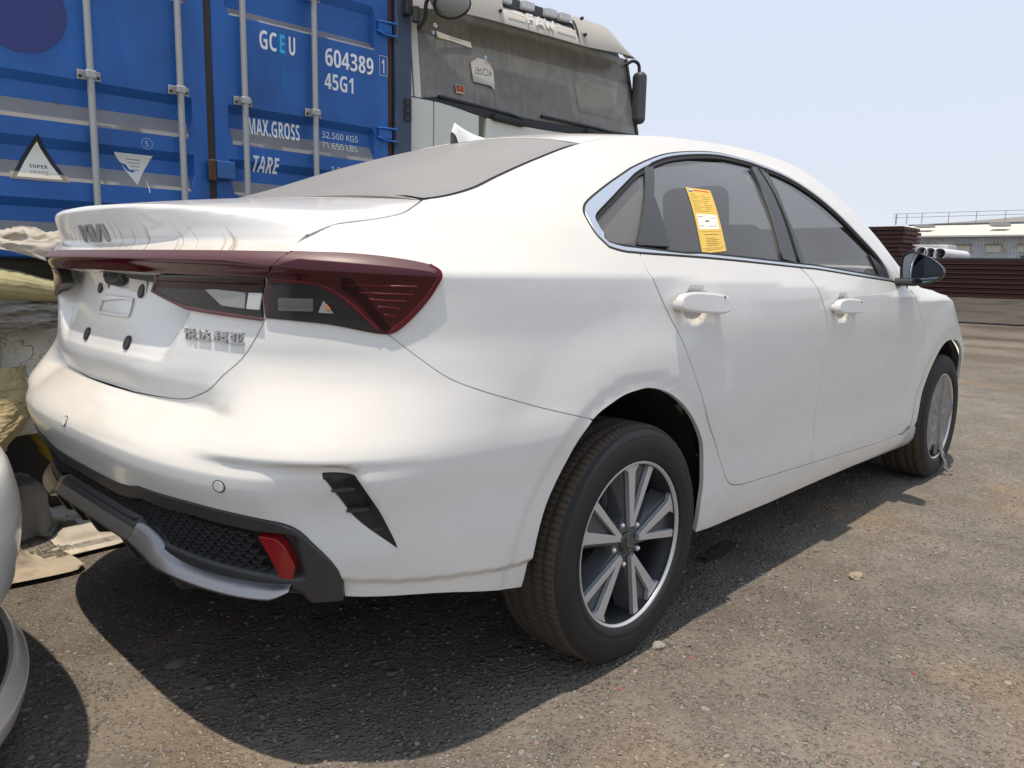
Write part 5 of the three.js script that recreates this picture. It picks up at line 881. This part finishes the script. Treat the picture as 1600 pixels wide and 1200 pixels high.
  const valY = curve([0, .524, .12, .525, .19, .527, .235, .532, .275, .543, .34, .545, .436, .548, .50, .546, .56, .542]);
  const valSide = smooth([.56, .542, .600, .5375, .630, .530, .652, .517, .671, .495, .714, .436, .7185, .369], 4);
  const archR = toWrap(S('archRear'));
  const bBottom = smooth(T.bumpBottom, 4);
  const valHalf = join(Array.from({ length: 15 }, (_, i) => [.04 * i, valY(.04 * i)]), valSide.slice(1));
  const bHalf = join(rev(archR).reverse().length ? bTop.slice(0, 0) : [], valHalf, bBottom.slice(1), rev(archR).slice(1), bTop.slice(1));
  const bumper = join(bHalf, rev(flip(bHalf)));
  const vent = round(T.vent, 4);
  const scoop = (s, y) => {
    s = Math.abs(s); let d = 0;
    if (s > .57 && s < .87 && y > .40 && y < .66) {
      const t = clamp((.648 - y) / .20, 0, 1), sr = s < .7 ? 9 : (.772 + .0 + .095 * Math.pow(t, .8)), depth = .021 * sstep(.585, .70, s) * sstep(.652, .640, y + .05 * Math.max(0, s - .73)) * sstep(-.004, .032, sr - s);
      d -= depth * sstep(.455, .60, y + .35 * (s - .70) * (s > .7 ? 0 : 1) - .25 * (s > .7 ? s - .70 : 0) + .03);
    }
    // lower edge of the corner turns in
    d -= .012 * sstep(.395, .375, y - .055 * (1 - clamp((s - .72) / .5, 0, 1)) + .03);
    return d;
  };
  const bp = part(car, 'rear_bumper', panel(bumper, wrapAt, { cell: [.014, .008], gap: .0015, rim: .02, hump: scoop, holes: [vent, flip(vent)], tint: dustTint(1.1) }), M.paint);
  const bpPair = [bp, bp];
  for (const k of [1, -1]) {
    const g = panel(vent, wrapAt, { cell: [.016, .009], gap: .0005, rim: .01, off: -.006, hump: scoop }); part(bp, 'bumper_vent', k > 0 ? g : mirrorZ(g), M.black);
    for (const [a, y] of [[.748, .600], [.769, .555], [.792, .512]]) { const f = laid(slab(round([[a - .014, y - .003], [a - .010, y + .001], [a + .024, y + .003], [a + .026, y - .001]], 3), .006, .001), wrapAt, -.018); part(bp, 'vent_fin', k > 0 ? f : mirrorZ(f), M.trimGrey); }
  }
  for (const [s, y] of [[-.059, .639], [.525, .599]]) { part(bp, 'parking_sensor', laid(ringSlab(s, y - (s < 0 ? .012 : 0), .0125, .0105, .0012), wrapAt, .0003), M.trimGrey); part(bp, 'sensor_face', paintAttr(laid(slab(ovalPts(s, y - (s < 0 ? .012 : 0), .0098, .0098, 20), .0012, .0006), wrapAt, .0003)), M.paint); }
  // lower valance with mesh, bright trim and reflectors
  const valAt = (s, y) => wrapAt(s, y);
  const valLow = join([[0, .345]], [[.3, .345], [.5, .35], [.62, .36]], [[.7175, .369]]);
  const vDepth = (s, y) => { s = Math.abs(s); const top = mix(valY(Math.min(s, .56)) - .032, 0, 0), lo = mix(.452, .412, sstep(.19, .32, s)); return -.028 * sstep(top + .004, top - .012, y) * sstep(lo - .004, lo + .010, y) * sstep(.655, .625, s) - .03 * sstep(.40, .36, y) * sstep(.66, .62, s); };
  const vHalf = join(valLow, rev(valSide).slice(1), rev(valHalf.slice(0, 15)));
  const val = join(vHalf.slice(1), rev(flip(vHalf)).slice(0, -1));
  part(car, 'bumper_valance', panel(join(vHalf, rev(flip(vHalf))), wrapAt, { cell: [.016, .006], gap: .002, rim: .03, off: .003, hump: vDepth }), M.trimGrey, 'dark grey lower valance');
  const grillHalf = join([[0, .447], [.18, .449], [.24, .445], [.285, .437], [.325, .419], [.382, .407], [.50, .408], [.593, .409], [.578, .452], [.566, .497], [.47, .508], [.323, .512], [.27, .508], [.22, .495], [0, .490]]);
  const mesh = part(car, 'valance_grille', panel(join(grillHalf, rev(flip(grillHalf))), wrapAt, { cell: [.02, .01], gap: 0, rim: 0, off: -.022 }), M.black, 'black honeycomb mesh');
  const cells = []; const gp = join(grillHalf, rev(flip(grillHalf)));
  for (let r = 0; r < 10; r++) for (let q = -26; q <= 26; q++) { const s = q * .0245 + (r % 2) * .01225, y = .403 + r * .0118; if (!within(gp, s, y) || !within(gp, s + .010, y) || !within(gp, s - .010, y)) continue; cells.push([s, y]); }
  const hex = (s, y) => { const o = [[-.0115, 0], [-.006, -.0055], [.006, -.0055], [.0115, 0], [.006, .0055], [-.006, .0055]].map(([a, b]) => [s + a, y + b]); return o; };
  cells.forEach(([s, y]) => { const o = hex(s, y), g = merge([laid(slab(stroke(...o[0], ...o[1], .0026), .010), wrapAt, -.020), laid(slab(stroke(o[1][0] - .001, o[1][1], o[2][0] + .001, o[2][1], .0030), .012), wrapAt, -.020), laid(slab(stroke(...o[2], ...o[3], .0026), .010), wrapAt, -.020)]); cellGeos.push(g); });
  part(mesh, 'honeycomb', merge(cellGeos), M.plastic).userData.kind = 'stuff';
  const trimTop = curve([0, .445, .18, .444, .244, .440, .285, .427, .321, .407, .379, .395, .433, .394, .524, .397, .60, .402, .63, .406]), trimLow = curve([0, .405, .22, .404, .265, .390, .321, .372, .428, .373, .519, .374, .585, .379, .61, .388, .63, .398]);
  const sweepTrim = (s0, s1, n) => {
    const P = [], id = [], sec = [[0, -.012], [.02, .002], [.45, .020], [.70, .031], [.84, .034], [.94, .031], [1.0, .022], [1.0, -.02]], m = sec.length;
    for (let i = 0; i <= n; i++) { const s = mix(s0, s1, i / n), a = Math.abs(s), e = sstep(.628, .59, a); for (const [k, h] of sec) { const y = mix(trimTop(a), trimLow(a), k), b = flushAt(s, y), q = normalOf(flushAt, s, y); const d = h * mix(.55, 1, e); P.push(b[0] + q[0] * d, b[1] + q[1] * d, b[2] + q[2] * d); } }
    for (let i = 0; i < n; i++) for (let k = 0; k < m - 1; k++) { const A = i * m + k, B = A + m; id.push(A, B, A + 1, A + 1, B, B + 1); }
    const g = new THREE.BufferGeometry(); g.setAttribute('position', new THREE.Float32BufferAttribute(P, 3)); g.setIndex(id); g.computeVertexNormals(); return g;
  };
  part(car, 'valance_blade', sweepTrim(-.222, .222, 30), M.trimGrey, 'grey middle blade of the lower trim');
  both(car, 'silver_trim', sweepTrim(.2235, .622, 40), M.satin, 'bright metal trim under the mesh');
  both(car, 'bumper_reflector', panel(pairs(T.reflector), wrapAt, { cell: [.016, .008], off: -.002, gap: -.001, rim: .02 }), M.reflector, 'red reflector at the end of the mesh');
  // diffuser fins and underside
  for (let q = -3; q <= 3; q++) if (q) part(car, 'diffuser_fin', slab([[-.985, .375], [-.955, .32], [-.86, .30], [-.78, .36], [-.82, .39]], .02, .003).translate(0, 0, q * .125 - .01), M.black);
  part(car, 'underbody', merge([box(.75, .10, 1.0, -.45, .36, 0), box(1.86, .10, 1.62, 1.35, .29, 0), box(.9, .06, 1.0, 0, .40, 0), box(.9, .12, 1.06, 2.75, .30, 0), box(.5, .1, 1.3, 3.1, .27, 0), turned(new THREE.CylinderGeometry(.1, .1, .6, 18), Math.PI / 2, 0, 0).scale(1, .8, 1).translate(-.62, .3, .2)]), M.under);
  for (const x of [0, 2.7]) for (const k of [1, -1]) { const pts = []; for (let i = 0; i <= 24; i++) { const a = .02 + i / 24 * (Math.PI - .04); pts.push([x + .415 * Math.cos(a), .305 + .418 * Math.sin(a)]); } const P = [], id = []; pts.forEach(([a, b]) => P.push(a, b, .835 * k, a, b, .50 * k)); for (let i = 0; i < 24; i++) id.push(i * 2, i * 2 + 2, i * 2 + 1, i * 2 + 1, i * 2 + 2, i * 2 + 3); const c = P.length / 3; P.push(x, .45, .50 * k); for (let i = 0; i < 24; i++) id.push(c, i * 2 + 1, i * 2 + 3); const g = new THREE.BufferGeometry(); g.setAttribute('position', new THREE.Float32BufferAttribute(P, 3)); g.setIndex(id); g.computeVertexNormals(); part(car, 'wheel_arch_liner', g, M.under); }
  // front end
  const fTop = [[0, .80], [.3, .80], [.55, .80], [.8, .80], frontOf(3.2, .72)], arcF = smooth([3.09, .50, 3.085, .42, 3.09, .30, 3.12, .22], 4).map(([x, y]) => frontOf(x, y));
  const fbHalf = join([[0, .36], [.4, .36], [.66, .37], [.8, .30], [.95, .25]], rev(arcF).reverse().length ? rev(arcF.slice(0, 9)) : [], rev(fTop));
  const fg = (h) => join(h, rev(flip(h)));
  part(car, 'front_bumper', panel(fg(fbHalf), frontAt, { cell: [.03, .02], tint: dustTint(1), gap: .002 }), M.paint);
  part(car, 'front_lower_grille', panel(fg([[0, .215], [.5, .215], [.8, .225], [.9, .25], [.8, .30], [.66, .368], [.4, .358], [0, .358]]), frontAt, { cell: [.03, .02], gap: .002, off: -.008 }), M.black);
  part(car, 'front_lip', panel(fg([[0, .105], [.5, .105], [.9, .12], [1.0, .20], [.93, .245], [.8, .22], [.5, .21], [0, .21]]), frontAt, { cell: [.03, .012], gap: .002, tint: dustTint(1) }), M.paint);
  both(car, 'headlamp', panel([[.42, .70], [.9, .735], [1.02, .80], [1.0, .832], [.6, .80], [.42, .77]], frontAt, { cell: [.03, .02], off: .003 }), M.clear);
  // door mirrors
  const mirIn = round([[.866, 1.075], [.876, 1.106], [.918, 1.117], [.982, 1.094], [1.028, 1.058], [1.04, 1.03], [1.024, 1.003], [.968, .984], [.895, .978], [.872, 1.0]], 4);
  const mg = mirrorShell(mirIn, 1.93);
  const mirrors = both2(car, 'door_mirror', mg.shell, M.black);
  bothIn(mirrors, 'mirror_cap', paintAttr(mg.cap), M.paint);
  bothIn(mirrors, 'mirror_glass', mg.glass, M.mirrorGlass);
  bothIn(mirrors, 'mirror_foot', slab(round([[1.87, .982], [1.93, .980], [1.97, .984], [1.97, .996], [1.92, 1.003], [1.875, .999]], 3), .085, .005).translate(0, 0, .845), M.black);
  // cabin
  const seatS = (x, y, z, w, back, lean) => { const g = [new RoundedBoxGeometry(.50, .16, w, 3, .05).translate(x + .22, y, z), turned(new RoundedBoxGeometry(.15, back, w, 3, .06), 0, 0, lean).translate(x - .10, y + back / 2 + .02, z)]; return merge(g); };
  for (const k of [1, -1]) { part(car, 'front_seat', seatS(1.30, .52, .36 * k, .5, .66, .18), M.cloth); part(car, 'headrest', merge([turned(new RoundedBoxGeometry(.10, .19, .27, 3, .045), 0, 0, .15).translate(1.09, 1.245, .36 * k), tube([[1.12, 1.10, .36 * k - .05], [1.10, 1.2, .36 * k - .05]], .006), tube([[1.12, 1.10, .36 * k + .05], [1.10, 1.2, .36 * k + .05]], .006)]), M.cloth); part(car, 'headrest', turned(new RoundedBoxGeometry(.10, .15, .25, 3, .045), 0, 0, .25).translate(.17, 1.13, .38 * k), M.cloth); }
  part(car, 'rear_bench', seatS(.42, .50, 0, 1.25, .62, .3), M.cloth);
  part(car, 'parcel_shelf', box(.62, .02, 1.2, -.22, 1.06, 0), M.cloth);
  part(car, 'dashboard', merge([new RoundedBoxGeometry(.5, .3, 1.36, 3, .08).translate(2.05, .90, 0), box(.3, .4, .3, 1.85, .62, 0)]), M.plastic);
  part(car, 'steering_wheel', turned(new THREE.TorusGeometry(.185, .016, 10, 40), 0, Math.PI / 2 - .4, 0).translate(1.72, .98, -.36), M.plastic);
  part(car, 'cabin_floor', box(2.6, .04, 1.45, 1.0, .38, 0), M.cloth);
  part(car, 'bulkhead', merge([box(.04, .72, 1.3, -.03, .70, 0), box(.04, .6, 1.4, 2.25, .68, 0)]), M.cloth);
  const inner = join(smooth([.06, 1.045, .5, 1.03, 1.1, 1.015, 1.85, .98], 4), [[2.2, .9], [2.2, .40], [.45, .40], [.3, .6], [.06, .95]]);
  both(car, 'door_lining', panel(inner, sideAt, { cell: [.06, .05], off: -.055, gap: 0, rim: 0 }), M.plastic);
  const liner = sym(edge(.2, 1.2, 12, .97)); part(car, 'headlining', panel(join([[.2, 0]], edge(.2, 1.2, 12, .97), [[1.2, 0]], rev(edge(.2, 1.2, 12, .97)).map(([x, z]) => [x, -z])), (x, z) => { const q = topAt(x, z); return [q[0], q[1] - .03, q[2]]; }, { cell: [.06, .06], gap: 0, rim: 0 }), M.lining);
  const pil = (pts) => both(car, 'pillar_lining', panel(pts, sideAt, { cell: [.05, .05], off: -.03, gap: 0, rim: 0 }), M.lining);
  pil([[.985, 1.40], [1.10, 1.40], [1.045, 1.07], [.91, 1.08]]); pil([[-.35, 1.17], [.17, 1.35], [.30, 1.33], [.17, 1.15], [.08, 1.10], [-.35, 1.09]]);
  for (const [x, film] of [[0, false], [2.7, true]]) { buildWheel(car, x, .783, 1, film); buildWheel(car, x, .783, -1, false); }
}
// ---------------------------------------------------------------- the second car, tarpaulins, odds and ends
{
  const c = car.clone(); c.name = numbered('white_saloon'); scene.add(c); c.position.set(-4.768, 0, -.12);
  c.userData = { label: 'second white saloon, parked nose-in close behind the first; only its front corner shows', category: 'car' };
}
// draped sheeting: a small cloth solver run once (springs, gravity, boxes and the ground)
function drape(nu, nv, stepU, stepV, init, pinned, boxes, iters, sd, slack = 1, keep) {
  const n = (nu + 1) * (nv + 1), X = new Float64Array(n * 3), O = new Float64Array(n * 3), fix = new Uint8Array(n), id = (i, j) => j * (nu + 1) + i;
  for (let j = 0; j <= nv; j++) for (let i = 0; i <= nu; i++) { const p = init(i / nu, j / nv), k = id(i, j); for (let c = 0; c < 3; c++) X[k * 3 + c] = O[k * 3 + c] = p[c] + .006 * noise(i * .31 + sd, j * .27, c * 5.1); fix[k] = pinned(i / nu, j / nv) ? 1 : 0; }
  const L = []; const link = (a, b, r, w) => L.push([a, b, r * slack, w]);
  for (let j = 0; j <= nv; j++) for (let i = 0; i <= nu; i++) { if (i < nu) link(id(i, j), id(i + 1, j), stepU, 1); if (j < nv) link(id(i, j), id(i, j + 1), stepV, 1); if (i < nu && j < nv) { const d = Math.hypot(stepU, stepV); link(id(i, j), id(i + 1, j + 1), d, .5); link(id(i + 1, j), id(i, j + 1), d, .5); } if (i < nu - 2) link(id(i, j), id(i + 3, j), stepU * 3, .06); if (j < nv - 2) link(id(i, j), id(i, j + 3), stepV * 3, .06); }
  for (let t = 0; t < iters; t++) {
    for (let k = 0; k < n; k++) if (!fix[k]) for (let c = 0; c < 3; c++) { const q = k * 3 + c, v = (X[q] - O[q]) * .93; O[q] = X[q]; X[q] += v - (c === 1 ? .0011 : 0); }
    for (let r = 0; r < 5; r++) for (const [a, b, d, w] of L) { const ax = a * 3, bx = b * 3, dx = X[bx] - X[ax], dy = X[bx + 1] - X[ax + 1], dz = X[bx + 2] - X[ax + 2], l = Math.hypot(dx, dy, dz) || 1e-6; const f = (l - d) / l * .5 * w, fa = fix[a] ? 0 : fix[b] ? 2 : 1, fb = fix[b] ? 0 : fix[a] ? 2 : 1; X[ax] += dx * f * fa; X[ax + 1] += dy * f * fa; X[ax + 2] += dz * f * fa; X[bx] -= dx * f * fb; X[bx + 1] -= dy * f * fb; X[bx + 2] -= dz * f * fb; }
    for (let k = 0; k < n; k++) {
      const q = k * 3; if (X[q + 1] < .012) { X[q + 1] = .012; O[q] = mix(O[q], X[q], .6); O[q + 2] = mix(O[q + 2], X[q + 2], .6); }
      for (const [x0, x1, y0, y1, z0, z1] of boxes) { const x = X[q], y = X[q + 1], z = X[q + 2]; if (x > x0 && x < x1 && y > y0 && y < y1 && z > z0 && z < z1) { const d = [x - x0, x1 - x, 9, y1 - y, z - z0, z1 - z], m = d.indexOf(Math.min(...d)); if (m === 0) X[q] = x0; if (m === 1) X[q] = x1; if (m === 3) X[q + 1] = y1; if (m === 4) X[q + 2] = z0; if (m === 5) X[q + 2] = z1; for (let c = 0; c < 3; c++) O[q + c] = mix(O[q + c], X[q + c], .5); } }
    }
  }
  const P = [], U = [], F = []; for (let j = 0; j <= nv; j++) for (let i = 0; i <= nu; i++) { const k = id(i, j) * 3; P.push(X[k], X[k + 1], X[k + 2]); U.push(i * stepU * 1.6, j * stepV * 1.6); }
  for (let j = 0; j < nv; j++) for (let i = 0; i < nu; i++) { if (keep && !keep(i / nu, j / nv)) continue; const A = id(i, j), B = id(i, j + 1); F.push(A, B, A + 1, A + 1, B, B + 1); }
  const g = new THREE.BufferGeometry(); g.setAttribute('position', new THREE.Float32BufferAttribute(P, 3)); g.setAttribute('uv', new THREE.Float32BufferAttribute(U, 2)); g.setIndex(F); g.computeVertexNormals(); return g;
}
{
  const weave = texture(512, 512, (u, v) => { const n = tiled(u, v, 6, 5, 3), f = tiled(u, v, 90, 2, 6), st = sstep(.58, .75, tiled(u, v, 9, 4, 11)); const k = .9 + .22 * (n - .5) + .08 * (f - .5); return [k * mix(1, .86, st), k * mix(1, .82, st), k * mix(1, .76, st)]; });
  const cracked = texture(512, 512, (u, v) => { let k = .94 + .14 * (tiled(u, v, 10, 4, 2) - .5); const c = Math.abs(tiled(u, v, 5, 3, 5) - .45), d = Math.abs(tiled(u, v, 8, 3, 9) - .43); k *= mix(.66, 1, sstep(0, .010, c)) * mix(.8, 1, sstep(0, .008, d)); return [k, k * .985, k * .95]; });
  const crease = texture(512, 512, (u, v) => { const a = 1 - 2 * Math.abs(tiled(u, v, 5, 2, 5) - .45), b = 1 - 2 * Math.abs(tiled(u, v, 13, 3, 8) - .45); const e = clamp(.6 * a * a + .35 * b * b, 0, 1); return [e, e, e]; }, false);
  const fab = (c, m = weave) => mat(c, .85, { map: m, bumpMap: crease, bumpScale: .006, side: THREE.DoubleSide });
  const top = 1.03, front = -1.34, lip = -1.15, heap = [[-3, -.60, .93, top, -2.12, lip], [-3, -.58, 0, .93, -2.12, -1.44]];
  const goods = thing('covered_goods', 'heap of goods under dusty beige sheeting, between the saloon and the container', 'covered heap', [0, 0, 0]);
  const dim = mat([.085, .075, .06], .95); part(goods, 'heap', box(2.36, .9, .66, -1.80, .45, -1.79, .05), dim); part(goods, 'top_bale', box(2.34, .08, .92, -1.80, .975, -1.64, .03), dim);
  // a sheet pinned at the back of the heap, running over its front edge and hanging down
  const hang = (x0, x1, back, len, lift, squeeze, sd, fx = 0, ragged = .06) => { const nu = 46, nv = 52, st = (x1 - x0) / nu, total = (lip - back) + len, sv = total / nv; return drape(nu, nv, st * squeeze, sv, (u, v) => { const d = v * total, over = d - (lip - back), x = mix(x0, x1, u) + .012 * Math.sin(u * 40 + sd); return over < 0 ? [x, top + lift + .015, back + d] : [x + fx * over, top + lift + .012 - over * .96, lip + lift + .02 + over * .12 + .02 * Math.sin(u * 31 + sd)]; }, (u, v) => v < .02, heap.map(([a, b, c, d, e, f]) => [a, b + lift, c, d + lift, e, f + lift]), 170, sd, 1, (u, v) => v < 1 - ragged * (.5 + .5 * Math.sin(u * 5.2 + sd) * .7 + .3 * noise(u * 9, sd, 1))); };
  const surface = (nu, nv, fn) => { const P = [], U = [], F = []; for (let j = 0; j <= nv; j++) for (let i = 0; i <= nu; i++) { P.push(...fn(i / nu, j / nv)); U.push(i / nu * .7, j / nv * 1.3); } for (let j = 0; j < nv; j++) for (let i = 0; i < nu; i++) { const A = j * (nu + 1) + i, B = A + nu + 1; F.push(A, B, A + 1, A + 1, B, B + 1); } const g = new THREE.BufferGeometry(); g.setAttribute('position', new THREE.Float32BufferAttribute(P, 3)); g.setAttribute('uv', new THREE.Float32BufferAttribute(U, 2)); g.setIndex(F); g.computeVertexNormals(); return g; };
  const wrinkle = (u, v, s) => .022 * noise(u * 5 + v * 2.5, v * 2.2, s) + .014 * (1 - 2 * Math.abs(noise(u * 9 - v * 4, v * 4, s + 3))) + .007 * (1 - 2 * Math.abs(noise(u * 16, v * 12 + u * 6, s + 7)));
  const column = (x0, y0, x1, y1, w0, w1, z0, z1, s) => surface(60, 80, (u, v) => { const a = (u - .5) * Math.PI * 1.15, w = mix(w0, w1, v) * (1 + .18 * noise(v * 3, s, 2)), r = 1 + wrinkle(u, v, s) * 5; return [mix(x0, x1, v) + .03 * Math.sin(v * 7 + s) + w * Math.sin(a) * r, mix(y0, y1, v), mix(z0, z1, v) + w * .75 * Math.cos(a) * r]; });
  part(goods, 'top_sheet', surface(90, 60, (u, v) => { const x = mix(-1.9, -.50, u), w = wrinkle(u * 2.2, v * 1.4, 3) * 1.3, drop = .03 + .11 * sstep(-1.0, -.6, x); if (v < .7) return [x, 1.085 + .02 * Math.sin(u * 9) - .05 * sstep(-.75, -.5, x) + w, mix(-2.08, -1.14, v / .7)]; const k = (v - .7) / .3; return [x, 1.085 + .02 * Math.sin(u * 9) - .05 * sstep(-.75, -.5, x) - drop * k + w * (1 - k), -1.14 + .05 * Math.sin(k * 1.6) + w]; }), fab([.52, .47, .39]), 'dusty beige tarpaulin over the top');
  single('olive_tarpaulin', surface(80, 30, (u, v) => { const a = v * 6.283, r = (.050 + .012 * Math.sin(u * 13)) * (1 + 6 * wrinkle(u * 4, v, 9)); return [mix(-1.45, -.55, u), mix(1.06, .885, u) - .03 * Math.sin(u * 3.1) + r * Math.sin(a) * .8, -1.10 + r * Math.cos(a)]; }), fab([.47, .42, .22]), 'olive-yellow rolled tarpaulin edge slanting under the beige top sheet', 'tarpaulin');
  single('grey_tarpaulin', surface(60, 40, (u, v) => { const w = wrinkle(u * 2, v * 2, 17); return [mix(-1.5, -.72, u), mix(.99, .86, v) - .09 * u - .05 * Math.sin(u * 3.14) * v, -1.15 + .10 * Math.sin(v * 3.14) * (1 - .5 * u) + w * 1.5]; }), fab([.47, .45, .41]), 'grey tarpaulin fold sagging below the olive roll', 'tarpaulin');
  single('cracked_sheet', column(-.715, .93, -.90, .40, .105, .15, -1.32, -1.20, 4), fab([.66, .64, .58], cracked), 'white cracked plastic sheet wrapped round an upright bale behind the bumper corner', 'plastic sheet');
  single('brown_sheet', column(-1.02, .93, -1.22, .34, .17, .20, -1.45, -1.34, 11), fab([.36, .30, .225]), 'brown sheet in the shade left of the white cracked one', 'tarpaulin');
  single('yellow_sheet', column(-.90, .64, -1.02, .36, .075, .10, -1.16, -1.07, 23), fab([.58, .47, .24]), 'yellow sheet crumpled at the foot of the white one', 'tarpaulin');
  const sack = new THREE.SphereGeometry(.17, 36, 24); { const p = sack.attributes.position; for (let i = 0; i < p.count; i++) { const a = p.getX(i), b = p.getY(i), c = p.getZ(i), k = 1 + .22 * noise(a * 9, b * 9, c * 9) + .10 * (1 - 2 * Math.abs(noise(a * 16, b * 16, c * 16))); p.setXYZ(i, a * k, b * k * 1.1, c * k * .8); } sack.computeVertexNormals(); }
  single('yellow_sack', sack.scale(.72, .72, .72).translate(-.70, .40, -1.22), mat([.36, .27, .025], .8), 'bright yellow sack low down in the heap', 'sack');
  const flat = (x0, x1, z0, z1, y, slack, sd, boxes, it = 90, nu = 52, nv = 46) => drape(nu, nv, (x1 - x0) / nu, (z1 - z0) / nv, (u, v) => [mix(x0, x1, u), y + .05 * noise(u * 5 + sd, v * 5) + .03 * noise(u * 13, v * 13 + sd), mix(z0, z1, v)], () => false, boxes, it, sd, slack);
  single('grey_cover', flat(-1.35, -.72, -1.42, -1.08, .30, 1.15, 51, [[-1.3, -.8, 0, .2, -1.4, -1.14]]), fab([.33, .31, .27]), 'dull grey cover on the ground below the yellow sack', 'tarpaulin');
  single('ground_sheet', flat(-1.25, -.52, -1.9, -.96, .20, 1.13, 61, [[-1.1, -.75, 0, .07, -1.7, -1.3]]), fab([.68, .62, .52]), 'pale beige canvas spread flat on the ground behind the bumper', 'canvas');
  single('folded_canvas', flat(-.86, -.54, -1.12, -.88, .14, 1.25, 71, [[-.8, -.62, 0, .045, -1.08, -.98]], 80, 30, 26), fab([.62, .55, .44]), 'canvas flap folded over, its tip under the bumper', 'canvas');
  single('crumpled_canvas', flat(-1.2, -.86, -1.06, -.74, .26, 1.3, 83, [[-1.12, -.97, 0, .13, -.98, -.85]], 80, 36, 34), fab([.50, .42, .31]), 'crumpled brown canvas heap nearest the second saloon', 'canvas');
  single('yellow_canvas', flat(-.92, -.72, -1.34, -1.1, .22, 1.2, 91, [[-1.1, -.75, 0, .075, -1.7, -1.3]], 70, 24, 24), fab([.60, .48, .24]), 'yellow patch of sheeting lying on the beige canvas', 'tarpaulin');
}
{
  single('power_cable', tube([[16.6, .03, -4.5], [17.4, .05, -3.0], [17.8, .04, -1.6], [17.9, .06, .5], [18.4, .03, 3], [18.2, .04, 8]], .022, 60, 6), mat([.015, .015, .016], .7), 'black cable lying across the yard on the right', 'cable');
  const st = (x, z, s, c, label, cat = 'stone') => { const g0 = new THREE.IcosahedronGeometry(s, 2), p = g0.attributes.position; for (let i = 0; i < p.count; i++) { const a = p.getX(i) / s, b = p.getY(i) / s, d = p.getZ(i) / s, k = 1 + .35 * noise(a * 1.5 + x * 9, b * 1.5, d * 1.5 + z) + .12 * noise(a * 5, b * 5, d * 5 + x); p.setXYZ(i, p.getX(i) * k * 1.25, p.getY(i) * k * .62, p.getZ(i) * k); } g0.computeVertexNormals(); single(cat, g0.translate(x, groundY(x, z) + s * .3, z), mat(c, .95), label, 'stone'); };
  st(.115, .90, .017, [.27, .25, .22], 'grey stone touching the shadow edge by the rear tyre', 'stone');
  st(1.02, 1.10, .022, [.30, .24, .17], 'tan stone alone on the right', 'stone');
  st(-.86, .09, .020, [.15, .14, .125], 'grey stone inside the shadow edge behind the bumper', 'stone');
  single('bark', drape(18, 6, .012, .008, (u, v) => [mix(.78, .98, u), .03 + .01 * Math.sin(u * 9), .66 + .04 * (v - .5) + .02 * Math.sin(u * 4)], () => false, [], 25, 5, 1.1), mat([.06, .045, .03], .9, { side: THREE.DoubleSide }), 'dark scrap of bark in the shade beside the sill', 'bark');
}
renderer.render(scene, camera);
